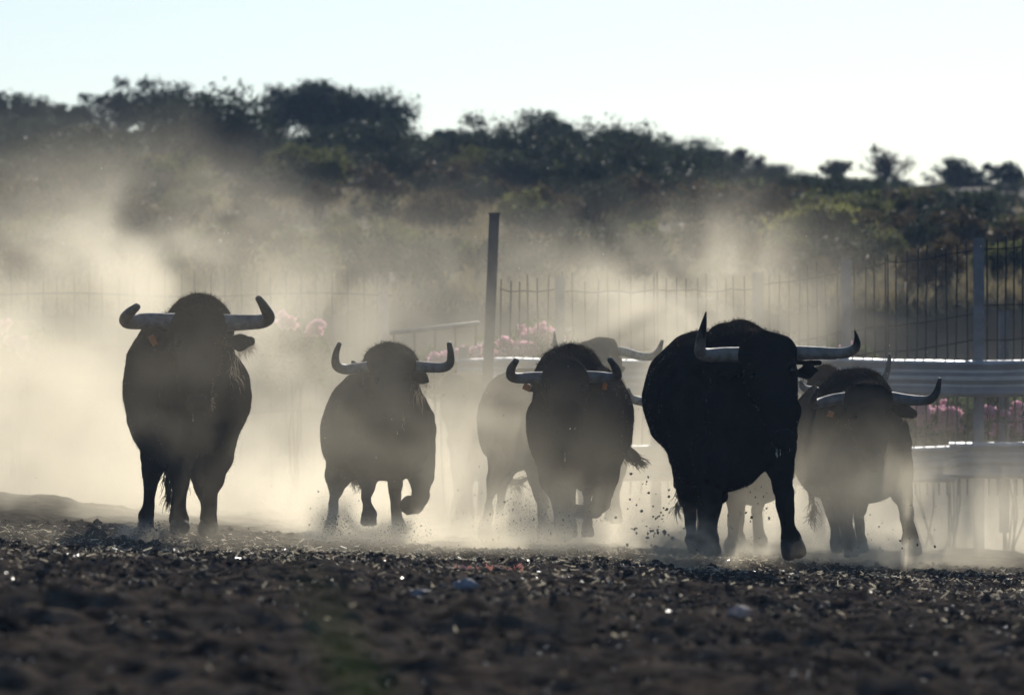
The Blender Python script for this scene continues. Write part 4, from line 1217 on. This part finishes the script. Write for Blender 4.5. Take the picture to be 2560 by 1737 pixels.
M_STRAW = mat_leaf('straw', (.74, .65, .48), (.30, .245, .17), .6)
M_STRAW.node_tree.nodes['Principled BSDF'].inputs['Roughness'].default_value = .3
M_STRAW.node_tree.nodes['Principled BSDF'].inputs['Specular IOR Level'].default_value = .6
N = 27000
yy = 16 + 21 * r.random(N) ** .8
xx = r.uniform(-1, 1, N) * (.095 * yy + .1)
keep = r.random(N) < np.clip(.45 + 1.6 * vnoise2(xx * .8, yy * .5, 72) + .3 * sstep(24, 31, yy), .06, 1) * (.12 + .88 * sstep(19, 28, yy))
xx, yy = xx[keep], yy[keep]
n = len(xx)
L = np.clip(r.lognormal(-4.35, .75, n), .004, .05) * (.45 + .55 * sstep(20, 27, yy)); a = r.uniform(0, 6.28, n); el = r.normal(0, .38, n)
base = np.stack([xx, yy, ground_z(xx, yy) + r.uniform(.006, .035, n)], -1)
dr = np.stack([np.cos(a) * np.cos(el), np.sin(a) * np.cos(el), np.sin(el)], -1)
sd = np.cross(dr, r.normal(size=(n, 3))); sd /= np.linalg.norm(sd, axis=1)[:, None]
w = np.clip(L * r.uniform(.05, .22, n), .0007, .0035)[:, None]
V = np.stack([base - sd * w, base + sd * w, base + dr * L[:, None] + sd * w * .7 - np.array((0, 0, 1)) * L[:, None] * .1, base + dr * L[:, None] - sd * w * .7 - np.array((0, 0, 1)) * L[:, None] * .1], 1).reshape(-1, 3)
i = np.arange(n)[:, None] * 4
tag(mesh_np('straw_litter', V, np.concatenate([i, i + 1, i + 2, i + 3], 1), M_STRAW, smooth=False), kind='stuff')

# shiny wet pebbles that catch the sun
M_WET = mat_simple('wet_pebble', (.20, .19, .18), rough=.28, var=.5, scale=20, spec=.6)
N = 680
yy = 15.5 + 17 * r.random(N); xx = r.uniform(-1, 1, N) * .095 * yy
sz = r.uniform(.0025, .008, N)
V, Fc = lumps(np.stack([xx, yy, ground_z(xx, yy) + .02], -1), sz, r, .8, .15)
tag(mesh_np('wet_gravel', V, Fc, M_WET, smooth=True), kind='stuff')

M_CLOD = mat_simple('earth_clod', (.065, .046, .032), rough=.9, color2=(.02, .017, .015), scale=11, bump=.8, bscale=60, spec=.03)
CLODS = [  # px, py of centre, width px, distance, label
    (898, 1350, 44, 33.6, 'dark earth clod below the folded foreleg, biggest lump at the dusty edge'),
    (580, 1318, 20, 34.6, 'small pointed clod standing up beside the brown bull hooves'),
    (1885, 1418, 30, 30.9, 'dark upright clod right under the front bull'),
    (2040, 1385, 46, 33.4, 'broad pale clod just behind the front bull stretched hoof'),
    (1778, 1395, 36, 32.6, 'slanted clod beside the front bull planted hoof'),
    (2140, 1410, 34, 32.2, 'rounded clod below the dusty bull'),
    (2335, 1405, 36, 32.4, 'double peaked clod below the barrier post'),
    (2480, 1432, 46, 30.2, 'dark wide clod near the frame edge under the barrier'),
    (1160, 1500, 60, 25.5, 'bluish grey stone lying on the dark soil near the pink scrap'),
    (1055, 1510, 52, 23.5, 'pale bluish flat stone blurred on the soil below the folded leg bull'),
    (390, 1395, 34, 29.8, 'dark clod on the straw strewn soil below the brown bull'),
    (1180, 1360, 40, 33.0, 'low dark lump at the dust edge between two bulls'),
    (1345, 1368, 30, 33.2, 'first dark clod of the rough crest below the head on bull'),
    (1500, 1372, 40, 32.6, 'clod on the rough crest below the swinging tail'),
    (1640, 1385, 36, 32.3, 'rough clod on the crest between the head on bull and the front bull'),
    (2000, 1462, 60, 27.0, 'dim soil lump on the dark ground below the front bull'),
    (1850, 1536, 56, 22.3, 'pinkish pale stone blurred in the dark foreground soil'),
    (240, 1330, 50, 34.0, 'low mound of earth by the brown bull rear hoof'),
]
M_STONE = mat_simple('bluish_stone', (.26, .27, .30), rough=.7, color2=(.15, .155, .17), scale=18, bump=.4)
M_STONE_PINK = mat_simple('pinkish_stone', (.58, .42, .36), rough=.7, color2=(.4, .3, .27), scale=18, bump=.4)
for k, (px, py, w, d, lab) in enumerate(CLODS):
    rr = np.random.default_rng(1000 + k)
    q = P(px, py, d)
    q[2] = float(ground_z(q[0], q[1])); R0 = w * d / F * .5
    dirs = ICO3_V
    f = 1 + .32 * vnoise2(dirs[:, 0] * 2.1 + k, dirs[:, 1] * 2.1 + dirs[:, 2] * 1.7, 5 + k) * 2 + .16 * vnoise2(dirs[:, 0] * 5 + dirs[:, 2] * 3, dirs[:, 1] * 5 + k, 9 + k) * 2
    V = dirs * f[:, None] * R0 * np.array((1, .8, rr.uniform(.55, .95)))
    stone = 'stone' in lab
    o = mesh_np('stone' if stone else 'earth_clod', V, ICO3_F, M_STONE_PINK if 'pinkish' in lab else M_STONE if stone else M_CLOD, smooth=stone)
    o.location = (q[0], q[1], q[2] + R0 * .35)
    tag(o, lab, 'stone' if stone else 'clod')

# scrap of pink petals on the soil
A = Acc(); q = P(1215, 1418, 29.5); q[2] = float(ground_z(q[0], q[1])) + .03
for k in range(26):
    c = q + r.normal(size=3) * np.array((.09, .08, .010)) + np.array((.02 * (k % 5), 0, 0))
    V, Q = leaves(c[None], np.array([.012]), 1, .022, r); A.add(V, Q)
o = A.build('petal_litter', mat_leaf('salmon_petal', (.80, .36, .28), (.70, .28, .22), .3), None, smooth=False, origin=q)
o.location = [float(v) for v in q]
tag(o, kind='stuff')

# a bent straw loop and upright stalks
A = Acc(); q = P(110, 1355, 32.0); q[2] = float(ground_z(q[0], q[1]))
A.add(*tube(spline([q + np.array((-.03, 0, .0)), q + np.array((-.035, 0, .05)), q + np.array((-.01, 0, .075)), q + np.array((.05, 0, .03)), q + np.array((.075, 0, .0))], 14), np.full(14, .003), 6))
o = A.build('straw_stalk', M_STRAW, None, origin=q); o.location = [float(v) for v in q]
tag(o, 'looped pale straw standing on the soil near the picture edge', 'straw')
A = Acc(); q = P(1553, 1370, 32.4); q[2] = float(ground_z(q[0], q[1]))
A.add(*tube(spline([q, q + np.array((-.008, 0, .05)), q + np.array((-.02, 0, .10))], 8), np.full(8, .002), 5))
o = A.build('straw_stalk', M_STRAW, None, origin=q); o.location = [float(v) for v in q]
tag(o, 'thin upright straw on the crest between the head on bull and the front bull', 'straw')

# flying dirt and chaff
M_DIRT = mat_simple('flying_dirt', (.06, .05, .042), rough=.9, var=.4, scale=40)
pos, sz = [], []
def spray(n, px, py, sx, sy, d, lo, hi):
    for _ in range(n):
        x, y = px + r.normal() * sx, py + r.normal() * sy
        if y > 1385: y = 1385 - r.random() * 100
        pos.append(P(x, y, d + r.normal() * .4)); sz.append(r.uniform(lo, hi) * (1 if r.random() < .9 else 1.7))
spray(70, 1640, 1300, 45, 55, 34.2, .003, .009)
spray(260, 1320, 1290, 90, 45, 36.5, .0018, .005)
spray(200, 1400, 1310, 50, 25, 36.4, .0018, .0042)
spray(420, 838, 1318, 22, 20, 36.8, .0018, .0042)
spray(60, 850, 1305, 45, 32, 36.8, .0015, .004)
spray(420, 985, 1335, 38, 14, 36.8, .0018, .0042)
spray(40, 1010, 1330, 55, 22, 36.8, .002, .005)
spray(40, 1860, 1300, 60, 50, 34, .002, .006)
spray(30, 2260, 1340, 70, 50, 35, .002, .005)
spray(160, 380, 1320, 50, 14, 34, .0018, .0042)
spray(80, 1280, 1150, 700, 140, 35, .0015, .004)
V, Fc = lumps(np.array(pos), np.array(sz), r, 1.0, .6)
tag(mesh_np('flying_dirt', V, Fc, M_DIRT, smooth=False), kind='stuff')
M_CHAFF = mat_leaf('bright_chaff', (.85, .8, .7), (.7, .66, .55), .5)
pos = np.array([P(r.uniform(20, 2540), r.uniform(420, 1150), r.uniform(34.5, 38.5)) for _ in range(120)])
V, Q = leaves(pos, np.full(len(pos), .001), 1, .0046, r)
tag(mesh_np('floating_chaff', V, Q, M_CHAFF, smooth=False), kind='stuff')

# weed close to the lens
M_GRASS = mat_leaf('green_grass', (.035, .055, .016), (.055, .08, .026), .4)
WD = 4.4
w0 = P(900, 1950, WD); wz = float(ground_z(w0[0], WD))
wd = empty('weed', (w0[0], WD, wz))
tag(wd, 'blurred green weed leaning close to the lens over the dark soil', 'weed')
for k, (pts, w) in enumerate((
        ([(960, 3400, 4.5), (930, 1900, 4.5), (880, 1680, 4.4), (800, 1490, 4.35), (690, 1400, 4.3)], .0034), ([(890, 3400, 4.6), (880, 1850, 4.6), (820, 1640, 4.6), (790, 1500, 4.6)], .0032),
        ([(930, 3400, 4.4), (960, 1850, 4.4), (930, 1700, 4.4), (850, 1560, 4.3)], .0034))):
    sp_ = spline([P(*p) for p in pts], 18); ww = w * np.sin(np.linspace(.6, 3.05, 18))
    V = np.concatenate([sp_ - np.outer(ww, (1, 0, .35)), sp_ + np.outer(ww, (1, 0, .35))])
    i = np.arange(17)
    mesh_np('leaf', V - np.array((w0[0], WD, wz)), np.stack([i, i + 1, i + 19, i + 18], -1), M_GRASS, wd)


# ------------------------------------------------------------------ the dust
class Nd:
    """A value in a node tree, with arithmetic."""
    def __init__(s, t, sock): s.t, s.k = t, sock
    def op(s, o, *a, clamp=False):
        n = s.t.nodes.new('ShaderNodeMath'); n.operation = o; n.use_clamp = clamp
        for i, v in enumerate((s,) + a):
            if isinstance(v, Nd): s.t.links.new(v.k, n.inputs[i])
            else: n.inputs[i].default_value = float(v)
        return Nd(s.t, n.outputs[0])
    def __add__(s, o): return s.op('ADD', o)
    def __sub__(s, o): return s.op('SUBTRACT', o)
    def __mul__(s, o): return s.op('MULTIPLY', o)
    def __truediv__(s, o): return s.op('DIVIDE', o)
    def maxi(s, o): return s.op('MAXIMUM', o)
    def step(s, a, b):
        n = s.t.nodes.new('ShaderNodeMapRange'); n.interpolation_type = 'SMOOTHSTEP'
        s.t.links.new(s.k, n.inputs['Value'])
        n.inputs['From Min'].default_value = a; n.inputs['From Max'].default_value = b
        return Nd(s.t, n.outputs['Result'])
    def exp(s): return s.op('EXPONENT')


def dust_volume(name, lo, hi, res, density_fn, mat):
    g = bpy.data.node_groups.new(name, 'GeometryNodeTree')
    g.interface.new_socket('Geometry', in_out='INPUT', socket_type='NodeSocketGeometry')
    g.interface.new_socket('Geometry', in_out='OUTPUT', socket_type='NodeSocketGeometry')
    out = g.nodes.new('NodeGroupOutput')
    vc = g.nodes.new('GeometryNodeVolumeCube')
    vc.inputs['Min'].default_value = lo; vc.inputs['Max'].default_value = hi
    for a, v in zip('XYZ', res): vc.inputs['Resolution ' + a].default_value = v
    pos = g.nodes.new('GeometryNodeInputPosition')
    sep = g.nodes.new('ShaderNodeSeparateXYZ'); g.links.new(pos.outputs[0], sep.inputs[0])
    x, y, z = [Nd(g, sep.outputs[i]) for i in range(3)]
    def noise(scale, detail, off=(0, 0, 0), stretch=(1, 1, 1), rough=.55, distort=0.0):
        mp = g.nodes.new('ShaderNodeVectorMath'); mp.operation = 'MULTIPLY_ADD'
        g.links.new(pos.outputs[0], mp.inputs[0]); mp.inputs[1].default_value = stretch; mp.inputs[2].default_value = off
        nz = g.nodes.new('ShaderNodeTexNoise'); nz.inputs['Scale'].default_value = scale; nz.inputs['Detail'].default_value = detail
        nz.inputs['Roughness'].default_value = rough; nz.inputs['Distortion'].default_value = distort
        g.links.new(mp.outputs[0], nz.inputs['Vector'])
        return Nd(g, nz.outputs[0])
    d = density_fn(g, x, y, z, noise)
    g.links.new(d.k, vc.inputs['Density'])
    sm = g.nodes.new('GeometryNodeSetMaterial'); sm.inputs['Material'].default_value = mat
    g.links.new(vc.outputs[0], sm.inputs['Geometry']); g.links.new(sm.outputs[0], out.inputs[0])
    me = bpy.data.meshes.new(name); me.materials.append(mat)
    o = bpy.data.objects.new(name, me); COL.objects.link(o)
    md = o.modifiers.new('dust', 'NODES'); md.node_group = g
    tag(o, kind='stuff')
    return o


M_DUST = bpy.data.materials.new('dust'); M_DUST.use_nodes = True
_n = M_DUST.node_tree.nodes; _n.clear()
_o = _n.new('ShaderNodeOutputMaterial'); _v = _n.new('ShaderNodeVolumePrincipled')
_v.inputs['Color'].default_value = (.98, .892, .71, 1)
_v.inputs['Density'].default_value = 1.0
_v.inputs['Anisotropy'].default_value = .55
M_DUST.node_tree.links.new(_v.outputs[0], _o.inputs['Volume'])

PLUMES = [  # px, py, d, rx, ry, rz, amount, fine noise : kicked up by the hooves
    (420, 1000, 31.8, .85, .6, .85, .19, 2), (880, 1110, 35.3, .62, .5, .66, .15, 2), (1330, 1260, 34.9, .70, .5, .36, .21, 2), (1300, 1080, 35.0, .6, .4, .45, .05, 2), (2150, 1260, 34.6, .55, .45, .36, .23, 2), (450, 1340, 31.3, 1.5, 1.5, .07, .18, 2), (1100, 1350, 33.0, .9, .9, .07, .3, 2),
    (1330, 1300, 36.3, .75, .45, .24, .35, 1), (2140, 1240, 35.8, .55, .40, .35, .35, 1), (2300, 1310, 36, .6, .45, .3, .4, 1), (1250, 1060, 39.4, .55, .45, .75, .38, 2),
    (150, 920, 44, 1.3, 2.0, .8, .16, 0), (400, 690, 46, 1.0, 1.6, .70, .085, 0), (40, 680, 47, 1.0, 1.6, .60, .08, 0), (700, 800, 46, .9, 1.6, .42, .10, 0), (490, 500, 47, .42, 1.2, .5, .045, 0), (250, 560, 47, .6, 1.2, .5, .04, 0),
    (900, 640, 52, 1.3, 1.6, .65, .04, 0),
    (1700, 770, 46, .9, 1.6, .50, .20, 0), (1480, 680, 49.5, .9, 1.2, .40, .08, 0), (1860, 660, 47, .5, 1.2, .38, .12, 0), (1620, 930, 45, .9, 1.6, .4, .08, 0), (2060, 840, 47, .45, 1.2, .4, .03, 0),
]


def dust_density(g, x, y, z, noise):
    zz = (z + x * .048 - .012).maxi(0.0)
    n1 = noise(1.05, 5, stretch=(1, .22, 1.0), distort=.8)
    n2 = noise(2.2, 5, off=(7, 3, 1), stretch=(1, .45, 1), distort=.9)
    tall = noise(.35, 2, off=(3, 9, 0), stretch=(1, .5, .2))
    h = (tall.step(.3, .7) * .26 + .27) + (x.step(-3.6, -1.6) * -1.0 + 1.0) * .16 - x.step(2.2, 3.6) * .12
    base = (zz / h * -1.0).exp() * y.step(37.6, 42.0) * (y.step(50, 58) * -1.0 + 1.0) * .32 * (x.step(2.0, 3.3) * -.62 + 1.0)
    wis = n1.step(.40, .62) * 1.7 + .12
    d = base * wis
    fine = n2.step(.38, .66) * 1.8 + .08
    soft = n2.step(.30, .72) * 1.1 + .35
    for px, py, dd, rx, ry, rz, am, fi in PLUMES:
        c = P(px, py, dd)
        u = (x - c[0]) / rx; v = (y - c[1]) / ry; w = (z - c[2]) / rz
        q = (u * u + v * v + w * w) * -1.0
        d = d + q.exp() * am * (wis, fine, soft)[fi]
    thin = (zz / 2.2 * -1.0).exp() * .008
    d = d + thin * y.step(34.5, 40)
    return d - .003


dust_volume('dust_cloud', (-6.5, 32.0, -.4), (6.5, 60.0, 4.2), (190, 240, 92), dust_density, M_DUST)

PUFFS = [  # px, py, d, rx, ry, rz, amount: thrown up by single hooves
    (1000, 1335, 36.9, .17, .3, .10, 7.0), (960, 1350, 36.8, .25, .3, .06, 5.0), (838, 1312, 36.9, .13, .25, .14, 6.0), (800, 1345, 36.9, .16, .25, .07, 4.0),
    (1400, 1330, 36.6, .24, .3, .13, 3.0), (1300, 1345, 36.6, .35, .3, .10, 3.5), (1230, 1340, 36.8, .22, .3, .12, 3.0),
    (345, 1325, 34.4, .12, .2, .06, 2.5), (440, 1332, 34.2, .2, .2, .03, 1.5), (1690, 1385, 33.5, .15, .22, .11, 5.0), (1745, 1375, 33.4, .12, .2, .14, 4.5), (1640, 1340, 33.6, .30, .3, .16, 1.4),
    (1850, 1385, 33.6, .40, .25, .06, 1.0), (2130, 1380, 35.9, .35, .3, .10, 2.4), (2280, 1385, 36.0, .22, .3, .08, 2.4),
]


def puff_density(g, x, y, z, noise):
    a = noise(5.0, 5, stretch=(1, .5, 1), distort=1.2).step(.40, .62)
    c = noise(2.1, 3, off=(4, 1, 8), stretch=(1, .5, 1)).step(.36, .60)
    d = None
    for px, py, dd, rx, ry, rz, am in PUFFS:
        q = P(px, py, dd)
        u = (x - q[0]) / rx; v = (y - q[1]) / ry; w = (z - q[2]) / rz
        e = ((u * u + v * v + w * w) * -1.0).exp() * am
        d = e if d is None else d + e
    return d * (a * 1.3 + .12) * (c * .8 + .35) - .02


dust_volume('hoof_dust', (-2.6, 32.4, -.35), (2.7, 37.8, .75), (200, 90, 44), puff_density, M_DUST)

# ------------------------------------------------------------------ thin blue air
M_AIR = bpy.data.materials.new('air'); M_AIR.use_nodes = True
_n = M_AIR.node_tree.nodes; _n.clear()
_o = _n.new('ShaderNodeOutputMaterial'); _v = _n.new('ShaderNodeVolumePrincipled')
_v.inputs['Color'].default_value = (.48, .68, 1.0, 1)
_v.inputs['Density'].default_value = .00065
_v.inputs['Anisotropy'].default_value = .1
M_AIR.node_tree.links.new(_v.outputs[0], _o.inputs['Volume'])
A = Acc(); A.box((0, 90, 4), (330, 340, 26))
tag(A.build('haze', M_AIR, None, smooth=False), kind='stuff')
